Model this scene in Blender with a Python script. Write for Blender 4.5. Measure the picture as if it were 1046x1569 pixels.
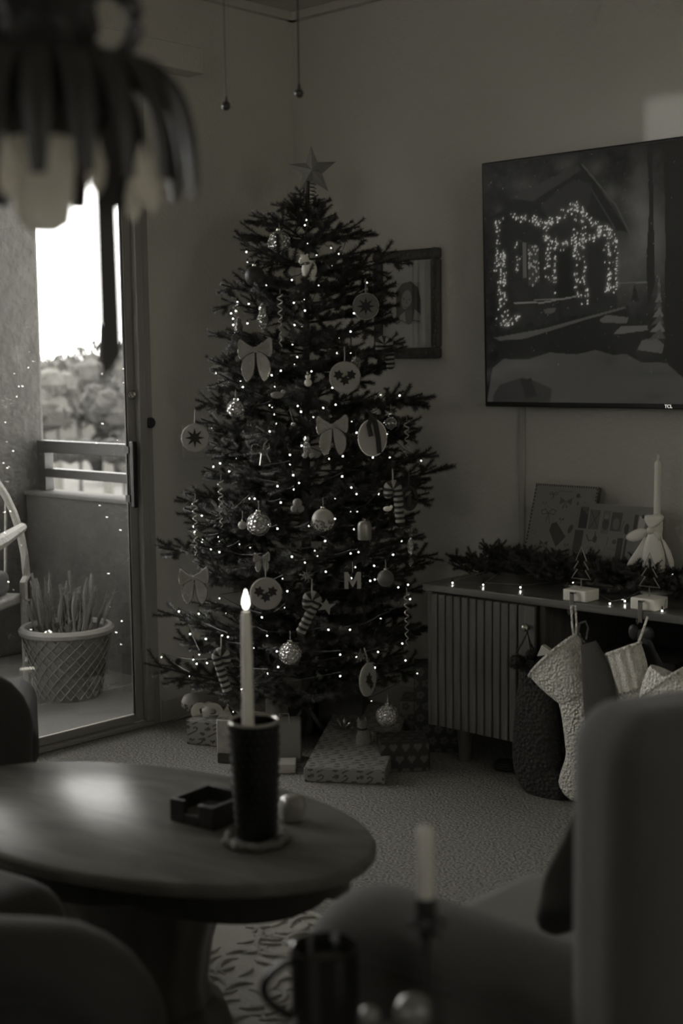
import bpy, math, random
import numpy as np
from math import sin, cos, pi, radians, atan2, sqrt, hypot
from mathutils import Matrix, Vector
for _o in list(bpy.data.objects): bpy.data.objects.remove(_o)
SC = bpy.context.scene; COL = SC.collection
rnd = random.Random(7); rs = np.random.RandomState(5)

# ---------------------------------------------------------------- camera
CAM = np.array([3.887, -3.95, 1.33]); FPX = 2080.0
_p = radians(6.24); _r = radians(.72)
_fh = np.array([-.679, .734, 0.]); _fh /= np.linalg.norm(_fh)
_rt = np.array([_fh[1], -_fh[0], 0.])
FW = _fh*cos(_p) + np.array([0, 0, -sin(_p)]); _up = np.cross(_rt, FW)
RI = _rt*cos(_r) - _up*sin(_r); UP = _up*cos(_r) + _rt*sin(_r)
def ray(x, y): return FW + RI*((x-523)/FPX) + UP*((784.5-y)/FPX)
def pd(x, y, d): return CAM + ray(x, y)*d          # photo point at a given distance
def pl(x, y, ax, v):                               # photo point on an axis plane
    q = ray(x, y); return CAM + q*((v-CAM[ax])/q[ax])
cd = bpy.data.cameras.new('camera'); cam = bpy.data.objects.new('camera', cd); COL.objects.link(cam)
m = Matrix.Identity(4)
for i in range(3): m[i][0] = RI[i]; m[i][1] = UP[i]; m[i][2] = -FW[i]; m[i][3] = CAM[i]
cam.matrix_world = m
cd.sensor_fit = 'VERTICAL'; cd.sensor_height = 36.0; cd.lens = FPX/1569*36.0
cd.dof.use_dof = True; cd.dof.focus_distance = 4.55; cd.dof.aperture_fstop = 2.8
cd.clip_start = .05; cd.clip_end = 300
SC.camera = cam
# ---------------------------------------------------------------- world and lights
SC.view_settings.view_transform = 'Standard'; SC.view_settings.look = 'None'
SC.view_settings.exposure = 0.0; SC.view_settings.gamma = 1.0; SC.view_settings.use_curve_mapping = False
w = bpy.data.worlds.new('world'); SC.world = w; w.use_nodes = True
bg = w.node_tree.nodes['Background']; bg.inputs[0].default_value = (1, .985, .94, 1); bg.inputs[1].default_value = 7.5
def area(name, loc, rot, sx, sy, power, col=(1, .96, .86), portal=False):
    l = bpy.data.lights.new(name, 'AREA'); l.shape = 'RECTANGLE'; l.size = sx; l.size_y = sy; l.energy = power; l.color = col
    if portal: l.cycles.is_portal = True
    o = bpy.data.objects.new(name, l); COL.objects.link(o); o.location = loc; o.rotation_euler = rot; return o
area('door_portal', (-.17, -1.95, 1.17), (0, radians(-90), 0), 2.3, 2.3, 1, portal=True)
# added fill lamp at the unseen window in the wall behind the camera
area('rear_fill_light', (3.2, -6.17, 1.91), (radians(90), 0, 0), 1.5, .36, 1.2)
area('side_fill_light', (5.57, -2.6, 1.75), (radians(90), 0, radians(90)), 1.2, .9, 9)  # added fill lamp to brighten the left wall
# low evening glint thrown by that window onto the television wall
sp = bpy.data.lights.new('glint', 'SPOT'); sp.energy = 4200; sp.spot_size = radians(12); sp.spot_blend = .1; sp.shadow_soft_size = .08
spo = bpy.data.objects.new('glint', sp); COL.objects.link(spo); spo.location = (5.78, -30.0, 1.87)
spo.rotation_euler = (Vector((1.9, 0, 1.95))-Vector((5.78, -30., 1.87))).to_track_quat('-Z', 'Y').to_euler()

# ---------------------------------------------------------------- materials
def T(v): return (v, v*.968, v*.87, 1)
MATS = {}
def mat(name, v=.2, rough=.6, metal=0., bump=0., bscale=60., bkind='noise', var=0., vscale=5., spec=.5, sheen=0., coat=0., trans=0.):
    if name in MATS: return MATS[name]
    M = bpy.data.materials.new(name); M.use_nodes = True; nt = M.node_tree; b = nt.nodes['Principled BSDF']
    b.inputs['Base Color'].default_value = T(v); b.inputs['Roughness'].default_value = rough; b.inputs['Metallic'].default_value = metal
    b.inputs['Specular IOR Level'].default_value = spec; b.inputs['Sheen Weight'].default_value = sheen; b.inputs['Coat Weight'].default_value = coat
    b.inputs['Transmission Weight'].default_value = trans
    tc = nt.nodes.new('ShaderNodeTexCoord')
    if var > 0:
        n = nt.nodes.new('ShaderNodeTexNoise'); n.inputs['Scale'].default_value = vscale; n.inputs['Detail'].default_value = 5
        nt.links.new(tc.outputs['Object'], n.inputs['Vector'])
        r = nt.nodes.new('ShaderNodeValToRGB'); r.color_ramp.elements[0].position = .3; r.color_ramp.elements[1].position = .7
        r.color_ramp.elements[0].color = T(v*(1-var)); r.color_ramp.elements[1].color = T(v*(1+var))
        nt.links.new(n.outputs['Fac'], r.inputs[0]); nt.links.new(r.outputs[0], b.inputs['Base Color'])
    if bump > 0:
        if bkind == 'voronoi': n = nt.nodes.new('ShaderNodeTexVoronoi'); out = 'Distance'
        elif bkind == 'wave': n = nt.nodes.new('ShaderNodeTexWave'); out = 'Fac'
        else: n = nt.nodes.new('ShaderNodeTexNoise'); out = 'Fac'; n.inputs['Detail'].default_value = 4
        n.inputs['Scale'].default_value = bscale; nt.links.new(tc.outputs['Object'], n.inputs['Vector'])
        bp = nt.nodes.new('ShaderNodeBump'); bp.inputs['Strength'].default_value = bump; bp.inputs['Distance'].default_value = .01
        nt.links.new(n.outputs[out], bp.inputs['Height']); nt.links.new(bp.outputs[0], b.inputs['Normal'])
    MATS[name] = M; return M
def wood(name, v, rough=.35, scale=(2, 30, 30), var=.3, coat=0.):
    M = bpy.data.materials.new(name); M.use_nodes = True; nt = M.node_tree; b = nt.nodes['Principled BSDF']
    tc = nt.nodes.new('ShaderNodeTexCoord'); mp = nt.nodes.new('ShaderNodeMapping'); mp.inputs['Scale'].default_value = scale
    n = nt.nodes.new('ShaderNodeTexNoise'); n.inputs['Scale'].default_value = 1.; n.inputs['Detail'].default_value = 6; n.inputs['Distortion'].default_value = .6
    r = nt.nodes.new('ShaderNodeValToRGB'); r.color_ramp.elements[0].position = .3; r.color_ramp.elements[1].position = .7
    r.color_ramp.elements[0].color = T(v*(1-var)); r.color_ramp.elements[1].color = T(v*(1+var))
    nt.links.new(tc.outputs['Object'], mp.inputs[0]); nt.links.new(mp.outputs[0], n.inputs['Vector']); nt.links.new(n.outputs['Fac'], r.inputs[0])
    nt.links.new(r.outputs[0], b.inputs['Base Color']); b.inputs['Roughness'].default_value = rough; b.inputs['Coat Weight'].default_value = coat
    b.inputs['Coat Roughness'].default_value = .12
    bp = nt.nodes.new('ShaderNodeBump'); bp.inputs['Strength'].default_value = .08; nt.links.new(n.outputs['Fac'], bp.inputs['Height']); nt.links.new(bp.outputs[0], b.inputs['Normal'])
    MATS[name] = M; return M
def emit(name, v, s):
    M = bpy.data.materials.new(name); M.use_nodes = True; nt = M.node_tree; b = nt.nodes['Principled BSDF']
    b.inputs['Base Color'].default_value = T(.6); b.inputs['Emission Color'].default_value = (v, v*.97, v*.88, 1); b.inputs['Emission Strength'].default_value = s
    MATS[name] = M; return M
def glassy(name, tint=1., gloss=.10, rough=0., bump=0., bscale=40, fres=1.45, base=None):
    """clear pane or thin blown glass: transparent with a fresnel mirror layer"""
    M = bpy.data.materials.new(name); M.use_nodes = True; nt = M.node_tree; nt.nodes.clear()
    out = nt.nodes.new('ShaderNodeOutputMaterial'); tr = nt.nodes.new('ShaderNodeBsdfTransparent'); gl = nt.nodes.new('ShaderNodeBsdfGlossy')
    tr.inputs[0].default_value = (tint, tint, tint, 1); gl.inputs['Roughness'].default_value = rough; gl.inputs[0].default_value = (1, 1, 1, 1)
    f = nt.nodes.new('ShaderNodeFresnel'); f.inputs[0].default_value = fres
    ad = nt.nodes.new('ShaderNodeMath'); ad.operation = 'ADD'; ad.use_clamp = True; ad.inputs[1].default_value = gloss
    mx = nt.nodes.new('ShaderNodeMixShader'); nt.links.new(f.outputs[0], ad.inputs[0]); nt.links.new(ad.outputs[0], mx.inputs[0])
    nt.links.new(gl.outputs[0], mx.inputs[2])
    if base is not None:
        df = nt.nodes.new('ShaderNodeBsdfDiffuse'); df.inputs[0].default_value = T(base[0]); m2 = nt.nodes.new('ShaderNodeMixShader'); m2.inputs[0].default_value = base[1]
        nt.links.new(tr.outputs[0], m2.inputs[1]); nt.links.new(df.outputs[0], m2.inputs[2]); nt.links.new(m2.outputs[0], mx.inputs[1])
    else: nt.links.new(tr.outputs[0], mx.inputs[1])
    if bump > 0:
        tc = nt.nodes.new('ShaderNodeTexCoord'); v = nt.nodes.new('ShaderNodeTexVoronoi'); v.inputs['Scale'].default_value = bscale
        nt.links.new(tc.outputs['Object'], v.inputs['Vector']); bp = nt.nodes.new('ShaderNodeBump'); bp.inputs['Strength'].default_value = bump; bp.inputs['Distance'].default_value = .01
        nt.links.new(v.outputs['Distance'], bp.inputs['Height'])
        for n_ in (gl, f): nt.links.new(bp.outputs[0], n_.inputs['Normal'])
    nt.links.new(mx.outputs[0], out.inputs[0]); MATS[name] = M; return M
def printed(name, emission=False, rough=.5):
    M = bpy.data.materials.new(name); M.use_nodes = True; nt = M.node_tree; b = nt.nodes['Principled BSDF']
    a = nt.nodes.new('ShaderNodeAttribute'); a.attribute_name = 'ink'
    b.inputs['Roughness'].default_value = rough
    if emission:
        nt.links.new(a.outputs['Color'], b.inputs['Emission Color']); b.inputs['Emission Strength'].default_value = 1; b.inputs['Base Color'].default_value = T(.012)
    else: nt.links.new(a.outputs['Color'], b.inputs['Base Color'])
    MATS[name] = M; return M

m_wall = mat('wall_paint', .60, .75, bump=.28, bscale=70, var=.05, vscale=1.3)
m_ceil = mat('ceiling_paint', .58, .9, bump=.1, bscale=90)
m_trim = mat('white_trim', .45, .5)
m_carpet = mat('carpet', .25, .95, bump=1., bscale=120, var=.6, vscale=120)
m_rug = mat('rug_wool', .46, .95, bump=.4, bscale=120)
m_rug2 = mat('rug_carving', .40, .95, bump=.4, bscale=120)
m_alu = mat('door_aluminium', .34, .42, .1)
m_aluD = mat('door_aluminium_dark', .05, .5)
m_black = mat('black_plastic', .012, .4)
m_stucco = mat('stucco', .052, .95, bump=1., bscale=22, var=.15, vscale=9)
m_conc = mat('balcony_concrete', .075, .85, bump=.3, bscale=12, var=.12, vscale=4)
m_rail = mat('railing_paint', .03, .5)
m_glass = glassy('window_glass', .97, .02)
m_needle = mat('fir_needles', .055, .55)
m_bark = mat('fir_bark', .05, .9, bump=.5, bscale=40)
m_wire = mat('green_wire', .02, .5)
m_bulb = emit('warm_bulb', 1, 24)
m_white = mat('white_ceramic', .88, .3)
m_felt = mat('grey_velvet', .40, .8, bump=.5, bscale=180, sheen=.6)
m_stripeD = mat('dark_stripe', .03, .85); m_stripeL = mat('light_stripe', .30, .85, bump=.4, bscale=200)
m_gball = glassy('crackle_glass', .8, .28, .08, bump=.9, bscale=90, base=(.45, .55))
m_clear = glassy('clear_glass', .93, .12, .02)
m_glit = mat('glitter', .5, .22, .7, bump=1., bscale=300, bkind='voronoi')
m_silver = mat('silver', .6, .25, 1.)
m_brass = mat('satin_brass', .5, .3, 1.)
m_wax = mat('ivory_wax', .75, .45)
m_flame = emit('flame', 1, 9)
m_walnut = wood('walnut', .13, .38, (3, 40, 40), .35, .2)
m_walnutV = wood('walnut_upright', .125, .42, (40, 40, 3), .35)
m_cave = mat('cabinet_inside', .015, .7)
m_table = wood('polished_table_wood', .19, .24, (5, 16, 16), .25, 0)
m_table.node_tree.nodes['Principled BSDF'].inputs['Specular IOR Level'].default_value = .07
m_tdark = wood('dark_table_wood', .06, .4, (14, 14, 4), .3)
m_uph = mat('charcoal_upholstery', .026, .85, bump=.3, bscale=250, sheen=.15)
m_uph2 = mat('taupe_upholstery', .05, .85, bump=.3, bscale=250, sheen=.2)
m_seat = mat('pale_upholstery', .20, .85, bump=.3, bscale=250, sheen=.2)
m_knit = mat('cream_knit', .80, .9, bump=1., bscale=120, bkind='voronoi')
m_rib = mat('rib_knit', .80, .9, bump=.6, bscale=220, bkind='voronoi')
m_dknit = mat('dark_cable_knit', .035, .9, bump=1., bscale=90, bkind='voronoi')
m_satin = mat('ivory_satin', .8, .3, 0, bump=.15, bscale=20)
m_frame = mat('carved_frame', .10, .45, .3, bump=.9, bscale=60)
m_iron = mat('lamp_iron', .015, .45)
m_frost = mat('frosted_shade', .55, .5, trans=.0)

# ---------------------------------------------------------------- builders
def tag(o, label=None, cat=None, group=None, kind=None):
    if label: o['label'] = label
    if cat: o['category'] = cat
    if group: o['group'] = group
    if kind: o['kind'] = kind
    return o
def empty(name, loc=(0, 0, 0), rz=0., label=None, cat=None, group=None):
    o = bpy.data.objects.new(name, None); COL.objects.link(o); o.location = tuple(loc); o.rotation_euler = (0, 0, rz)
    o.empty_display_size = .05
    return tag(o, label, cat, group)
def link(name, me, parent=None, loc=None, rot=None):
    o = bpy.data.objects.new(name, me); COL.objects.link(o)
    if parent is not None: o.parent = parent
    if loc is not None: o.location = tuple(loc)
    if rot is not None: o.rotation_euler = rot
    return o
class MB:
    def __init__(s): s.v = []; s.f = []; s.m = []
    def add(s, V, F, mi=0, loc=(0, 0, 0), rot=None, sc=None):
        b = len(s.v); R = None
        if rot is not None:
            from mathutils import Euler
            R = Euler(rot).to_matrix()
        for p in V:
            q = Vector(p)
            if sc is not None: q = Vector((q.x*sc[0], q.y*sc[1], q.z*sc[2]))
            if R is not None: q = R @ q
            s.v.append((q.x+loc[0], q.y+loc[1], q.z+loc[2]))
        for k, f in enumerate(F):
            s.f.append(tuple(i+b for i in f)); s.m.append(mi[k] if isinstance(mi, (list, tuple)) else mi)
        return s
    def box(s, c, d, mi=0, rot=None):
        x, y, z = d[0]/2, d[1]/2, d[2]/2
        V = [(i*x, j*y, k*z) for i in (-1, 1) for j in (-1, 1) for k in (-1, 1)]
        F = [(0, 1, 3, 2), (4, 6, 7, 5), (0, 4, 5, 1), (2, 3, 7, 6), (0, 2, 6, 4), (1, 5, 7, 3)]
        return s.add(V, F, mi, c, rot)
    def bb(s, a, b, mi=0): return s.box([(a[i]+b[i])/2 for i in range(3)], [abs(b[i]-a[i]) for i in range(3)], mi)
    def lathe(s, prof, c=(0, 0, 0), n=24, mi=0, rot=None, sc=None, caps=True, ripple=None):
        V = []; F = []; mm = []
        for j, (r, z) in enumerate(prof):
            for i in range(n):
                a = 2*pi*i/n; rr = r*(1+(ripple(a, z) if ripple else 0)); V.append((rr*cos(a), rr*sin(a), z))
        for j in range(len(prof)-1):
            for i in range(n):
                F.append((j*n+i, j*n+(i+1) % n, (j+1)*n+(i+1) % n, (j+1)*n+i)); mm.append(mi[j] if isinstance(mi, (list, tuple)) else mi)
        if caps:
            e = mi[0] if isinstance(mi, (list, tuple)) else mi
            F.append(tuple(range(n-1, -1, -1))); mm.append(e); F.append(tuple((len(prof)-1)*n+i for i in range(n))); mm.append(e)
        return s.add(V, F, mm, c, rot, sc)
    def sphere(s, c, r, n=16, mi=0, sc=None):
        k = max(4, n//2); prof = [(max(1e-5, r*sin(pi*j/k)), -r*cos(pi*j/k)) for j in range(k+1)]
        return s.lathe(prof, c, n, mi, None, sc, caps=False)
    def tube(s, pts, rad, n=8, mi=0, flat=(1, 1), caps=True, upv=(0, 0, 1), closed=False):
        P = [Vector(p) for p in pts]; L = len(P); V = []; F = []; mm = []
        if not isinstance(rad, (list, tuple)): rad = [rad]*L
        for j in range(L):
            if closed: t = (P[(j+1) % L]-P[j-1]).normalized()
            else: t = (P[min(j+1, L-1)]-P[max(j-1, 0)]).normalized()
            u = Vector(upv); a = t.cross(u)
            if a.length < 1e-3: a = t.cross(Vector((1, 0, 0)))
            if a.length < 1e-3: a = t.cross(Vector((0, 1, 0)))
            a.normalize(); b = a.cross(t).normalized()
            for i in range(n):
                w_ = 2*pi*i/n; V.append(tuple(P[j]+a*(cos(w_)*rad[j]*flat[0])+b*(sin(w_)*rad[j]*flat[1])))
        for j in range(L if closed else L-1):
            k = (j+1) % L
            for i in range(n):
                F.append((j*n+i, j*n+(i+1) % n, k*n+(i+1) % n, k*n+i)); mm.append(mi(j) if callable(mi) else mi)
        if caps and not closed:
            e = mi(0) if callable(mi) else mi
            F.append(tuple(range(n-1, -1, -1))); mm.append(e); F.append(tuple((L-1)*n+i for i in range(n))); mm.append(e)
        return s.add(V, F, mm)
    def pillow(s, out, t, c=(0, 0, 0), mi=0, rot=None, rings=(1, .93, .7, .35), hts=(0, .5, .85, 1.), sc=None):
        """outline in local x,z inflated towards both -y and +y"""
        n = len(out); cx = sum(p[0] for p in out)/n; cz = sum(p[1] for p in out)/n; V = []; F = []
        base = {}
        for sd in (-1, 1):
            prev = None
            for k, (r_, h_) in enumerate(zip(rings, hts)):
                if k == 0 and sd == 1 and hts[0] == 0: ids = base[0]
                else:
                    ids = list(range(len(V), len(V)+n)); V += [(cx+(p[0]-cx)*r_, sd*t*h_, cz+(p[1]-cz)*r_) for p in out]
                if k == 0: base[0 if sd == -1 else 1] = ids
                if prev:
                    for i in range(n):
                        q = (prev[i], prev[(i+1) % n], ids[(i+1) % n], ids[i]); F.append(q if sd == -1 else q[::-1])
                prev = ids
            V.append((cx, sd*t*hts[-1], cz)); e = len(V)-1
            for i in range(n): F.append((prev[i], prev[(i+1) % n], e) if sd == -1 else (e, prev[(i+1) % n], prev[i]))
        if hts[0] != 0:
            for i in range(n): F.append((base[0][(i+1) % n], base[0][i], base[1][i], base[1][(i+1) % n]))
        return s.add(V, F, mi, c, rot, sc)
    def plate(s, out, t, c=(0, 0, 0), mi=0, rot=None): return s.pillow(out, t/2, c, mi, rot, rings=(1, 1), hts=(1, 1))
    def ext(s, out, t, c=(0, 0, 0), mi=0, rot=None):
        """straight extrusion of any simple outline in x,z (one n-gon per side)"""
        n = len(out); V = [(p[0], -t/2, p[1]) for p in out]+[(p[0], t/2, p[1]) for p in out]
        F = [tuple(range(n)), tuple(range(2*n-1, n-1, -1))]+[((i+1) % n, i, n+i, n+(i+1) % n) for i in range(n)]
        return s.add(V, F, mi, c, rot)
    def build(s, name, mats, parent=None, bevel=0., smooth=True, ang=40, loc=None, rot=None, seg=2, sub=0):
        me = bpy.data.meshes.new(name); me.from_pydata(s.v, [], s.f)
        if not isinstance(mats, (list, tuple)): mats = [mats]
        for q in mats: me.materials.append(q)
        if len(mats) > 1: me.polygons.foreach_set('material_index', s.m)
        if smooth:
            me.polygons.foreach_set('use_smooth', [True]*len(me.polygons)); me.set_sharp_from_angle(angle=radians(ang))
        me.update(); o = link(name, me, parent, loc, rot)
        if bevel > 0:
            b = o.modifiers.new('bevel', 'BEVEL'); b.width = bevel; b.segments = seg; b.limit_method = 'ANGLE'
        if sub:
            b = o.modifiers.new('sub', 'SUBSURF'); b.levels = sub; b.render_levels = sub
        return o
def struct(name, mb, mt, bevel=0., **k): return tag(mb.build(name, mt, None, bevel, smooth=False, **k), kind='structure')
def copy_tree(o, parent=None):
    c = o.copy(); COL.objects.link(c); c.parent = parent
    for ch in list(o.children): copy_tree(ch, c)
    return c
def circ(r, n=28, c=(0, 0), sx=1, sz=1): return [(c[0]+r*sx*cos(2*pi*i/n), c[1]+r*sz*sin(2*pi*i/n)) for i in range(n)]
def star(r1, r2, n, a0=pi/2, c=(0, 0)): return [(c[0]+(r1 if i % 2 == 0 else r2)*cos(a0+pi*i/n), c[1]+(r1 if i % 2 == 0 else r2)*sin(a0+pi*i/n)) for i in range(2*n)]
FACE = atan2(_rt[1], _rt[0])           # z rotation that turns a thing's local -y towards the room's centre

class Canvas:
    """paint in u (0..1, right) and v (0..1, up); shown as vertex ink on a fine grid"""
    def __init__(s, w, h, nx, base=.5):
        s.w = w; s.h = h; s.nx = nx; s.ny = max(3, int(nx*h/w)); s.a = np.full((s.ny, s.nx), float(base))
        s.X, s.Y = np.meshgrid(np.linspace(0, w, s.nx), np.linspace(0, h, s.ny))
    def put(s, mask, v, add=False): s.a[mask] = (s.a[mask]+v) if add else v
    def poly(s, pts, v):
        ins = np.zeros(s.a.shape, bool); n = len(pts)
        for i in range(n):
            x1, y1 = pts[i]; x2, y2 = pts[(i+1) % n]
            if y1 == y2: continue
            c = ((y1 > s.Y) != (y2 > s.Y)) & (s.X < (x2-x1)*(s.Y-y1)/(y2-y1)+x1); ins ^= c
        s.put(ins, v); return s
    def ell(s, x, y, rx, ry, v, ang=0):
        dx = s.X-x; dy = s.Y-y; c, q = cos(ang), sin(ang); s.put(((dx*c+dy*q)/rx)**2+((-dx*q+dy*c)/ry)**2 < 1, v); return s
    def line(s, pts, wd, v):
        for (x1, y1), (x2, y2) in zip(pts[:-1], pts[1:]):
            L = max(1e-9, (x2-x1)**2+(y2-y1)**2); t = np.clip(((s.X-x1)*(x2-x1)+(s.Y-y1)*(y2-y1))/L, 0, 1)
            s.put((s.X-x1-t*(x2-x1))**2+(s.Y-y1-t*(y2-y1))**2 < wd*wd/4, v)
        return s
    def soft(s, x, y, rx, ry, v): s.a += v*np.exp(-(((s.X-x)/rx)**2+((s.Y-y)/ry)**2)); return s
    def noise(s, amp, k):
        g = rs.rand(max(2, int(s.ny/k))+2, max(2, int(s.nx/k))+2); yi = np.arange(s.ny)/k % (g.shape[0]-1); xi = np.arange(s.nx)/k % (g.shape[1]-1)
        y0 = yi.astype(int); x0 = xi.astype(int); fy = (yi-y0)[:, None]; fx = (xi-x0)[None]
        n = g[y0][:, x0]*(1-fy)*(1-fx)+g[y0+1][:, x0]*fy*(1-fx)+g[y0][:, x0+1]*(1-fy)*fx+g[y0+1][:, x0+1]*fy*fx
        s.a *= 1+amp*(n-.5)*2; return s
    def mesh(s, name, mt, parent, place=lambda x, y: (x, 0, y)):
        nx, ny = s.nx, s.ny; V = [place(x, y) for x, y in zip(s.X.ravel(), s.Y.ravel())]
        idx = np.arange(nx*ny).reshape(ny, nx); F = np.stack([idx[:-1, :-1], idx[:-1, 1:], idx[1:, 1:], idx[1:, :-1]], -1).reshape(-1, 4)
        me = bpy.data.meshes.new(name); me.from_pydata(V, [], F.tolist()); me.materials.append(mt)
        at = me.attributes.new('ink', 'FLOAT_COLOR', 'POINT'); a = np.clip(s.a, 0, None).ravel(); col = np.ones((nx*ny, 4), np.float32)
        col[:, 0] = a; col[:, 1] = a*.975; col[:, 2] = a*.88
        at.data.foreach_set('color', col.ravel()); return link(name, me, parent)

# ================================================================ ROOM SHELL
RX, RY, RZ = 5.6, -6.2, 2.70
struct('floor', MB().bb((-.02, RY-.1, -.08), (RX+.1, .1, 0)), m_carpet)
struct('ceiling', MB().bb((-.15, RY-.15, RZ), (RX+.15, .15, RZ+.1)), m_ceil)
D0, D1, DH = -.795, -3.15, 2.33      # the sliding door opening in the left wall
b = MB(); b.bb((-.06, D0, 0), (0, .15, RZ)); b.bb((-.06, D1, DH), (0, D0, RZ)); b.bb((-.06, RY-.15, 0), (0, D1, RZ)); struct('wall_left', b, m_wall)
struct('wall_back', MB().bb((0, 0, 0), (RX+.15, .15, RZ)), m_wall)
struct('wall_right', MB().bb((RX, RY-.15, 0), (RX+.15, 0, RZ)), m_wall)
b = MB()
for y in (-3.24, -1.96): b.bb((RX-.03, y-.03, 1.27), (RX, y+.03, 2.23))
for z in (1.27, 2.23): b.bb((RX-.03, -3.27, z-.03), (RX, -1.93, z+.03))
struct('side_fill_frame', b, m_trim)  # added frame around the side fill lamp, on solid wall out of view
WX0, WX1, WZ0, WZ1 = 2.45, 3.95, 1.72, 2.1  # unseen window, opening sized to shape the glint's patch on the wall
b = MB(); b.bb((0, RY-.15, 0), (WX0, RY, RZ)); b.bb((WX1, RY-.15, 0), (RX, RY, RZ)); b.bb((WX0, RY-.15, 0), (WX1, RY, WZ0)); b.bb((WX0, RY-.15, WZ1), (WX1, RY, RZ))
struct('wall_front', b, m_wall)
b = MB()
for x in (WX0-.024, WX1+.024): b.bb((x-.025, RY-.1, WZ0), (x+.025, RY-.05, WZ1))
for z in (WZ0-.024, WZ1+.024): b.bb((WX0, RY-.1, z-.025), (WX1, RY-.05, z+.025))
struct('window_1', b, m_trim)
def base(name, pts):
    b = MB()
    for a, c in pts: b.bb(a, c)
    return struct(name, b, m_trim, .004)
base('baseboard_left', [((0, D0+.04, 0), (.012, 0, .085))])
base('baseboard_back', [((0.013, -.012, 0), (RX, 0, .085))])
b = MB()
for k, (dx, dz) in enumerate(((.03, .03),)): b.bb((0, RY, RZ-dz), (dx, 0, RZ-dz+.03)); b.bb((0, -dx, RZ-dz), (RX, 0, RZ-dz+.03))
struct('trim_1', b, m_ceil)
# raceway for the television cable
tag(MB().bb((1.098, -.012, .6), (1.122, 0, 1.2)).build('cable_cover', m_trim, bevel=.004), 'white wall-mounted cable channel below the television', 'cable cover')

# ---------------------------------------------------------------- sliding door
door = empty('door_1', (0, 0, 0)); door['kind'] = 'structure'
def part(mb, name, mt, parent, label=None, bevel=0., **k):
    o = mb.build(name, mt, parent, bevel, **k)
    if label: o['label'] = label
    return o
part(MB().bb((-.058, D1, 0), (.008, D0, .018)), 'bottom_track', m_alu, door, bevel=.004)
part(MB().bb((-.058, D1, DH-.05), (.0, D0, DH)), 'top_track', m_alu, door, bevel=.004)
part(MB().bb((-.058, D0-.035, 0.018), (.014, D0, DH-.05)).bb((-.02, D0, 0), (.006, D0+.03, DH)), 'door_jamb', m_alu, door, bevel=.004)
part(MB().bb((-.058, D1, 0.018), (.012, D1+.04, DH-.05)), 'door_jamb', m_alu, door, bevel=.004)
S0 = D0-.035; S1 = pl(191, 500, 0, -.012)[1]
part(MB().bb((-.024, S1, .02), (-.012, S0, DH-.052)), 'stile', m_alu, door, bevel=.003)
part(MB().bb((-.023, S1-.005, .03), (-.016, S1, DH-.06)), 'glazing_seal', m_aluD, door)
part(MB().bb((-.055, -2.02, .02), (-.01, -1.95, DH-.052)), 'stile', m_alu, door, bevel=.003)
part(MB().bb((-.030, -1.95, .02), (-.012, S1, .05)), 'bottom_rail', m_alu, door, bevel=.003)
part(MB().bb((-.045, -1.95, DH-.12), (-.012, S1, DH-.052)), 'top_rail', m_alu, door, bevel=.003)
part(MB().bb((-.055, D1+.04, .02), (-.032, -1.95, .06)).bb((-.055, D1+.04, DH-.12), (-.032, -1.95, DH-.052)), 'fixed_frame', m_alu, door, bevel=.003)
part(MB().bb((-.020, -1.955, .045), (-.017, S1-.003, DH-.115)), 'glass_pane', m_glass, door, 'clear glass pane of the sliding panel')
part(MB().bb((-.046, D1+.035, .05), (-.042, -1.96, DH-.115)), 'glass_pane', m_glass, door)
h0 = pl(203, 676, 0, .02); h1 = pl(203, 778, 0, .02)
hd = part(MB().bb((.012, h0[1]-.011, h1[2]), (.036, h0[1]+.008, h0[2])), 'pull_handle', m_black, door, 'black bar pull handle', bevel=.004)
part(MB().bb((-.012, h0[1]-.014, h1[2]+.02), (.012, h0[1]+.012, h1[2]+.045)).bb((-.012, h0[1]-.014, h0[2]-.045), (.012, h0[1]+.012, h0[2]-.02)), 'handle_mount', m_black, hd)
part(MB().bb((-.012, h0[1]+.012, h1[2]+.02), (-.002, h0[1]+.03, h0[2]-.02)), 'handle_plate', m_aluD, door)
k0 = pl(204, 605, 0, .0)
part(MB().lathe([(.017, 0), (.017, .012), (.011, .02)], (-.012, k0[1], k0[2]), 20, rot=(0, pi/2, 0)), 'thumb_lock', m_silver, door, 'round silver lock')
k1 = pl(236, 648, 0, .03)
part(MB().lathe([(.013, 0), (.02, .006), (.02, .014), (.014, .02)], (.0, k1[1], k1[2]), 20, rot=(0, pi/2, 0)).bb((0, D0-.02, k1[2]-.004), (.012, k1[1], k1[2]+.004)), 'latch_knob', m_rail, door, 'small dark latch knob on the wall edge')
# vertical blind valance
tag(MB().bb((0, D1-.1, 2.382), (.09, -.55, 2.472)).build('valance', m_wall, bevel=.003), 'plain painted valance box above the sliding glass door', 'valance')
# switch plate
k = pl(301, 675, 0, 0); sw = empty('light_switch', (0, k[1], k[2]), 0, 'blank white switch plate on the wall beside the glass door', 'light switch')
part(MB().box((.003, 0, 0), (.006, .145, .125)), 'plate', m_wall, sw, bevel=.002)
for dy in (-.03, .03): part(MB().box((.009, dy, 0), (.006, .03, .065)), 'rocker', m_wall, sw, bevel=.002)
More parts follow.
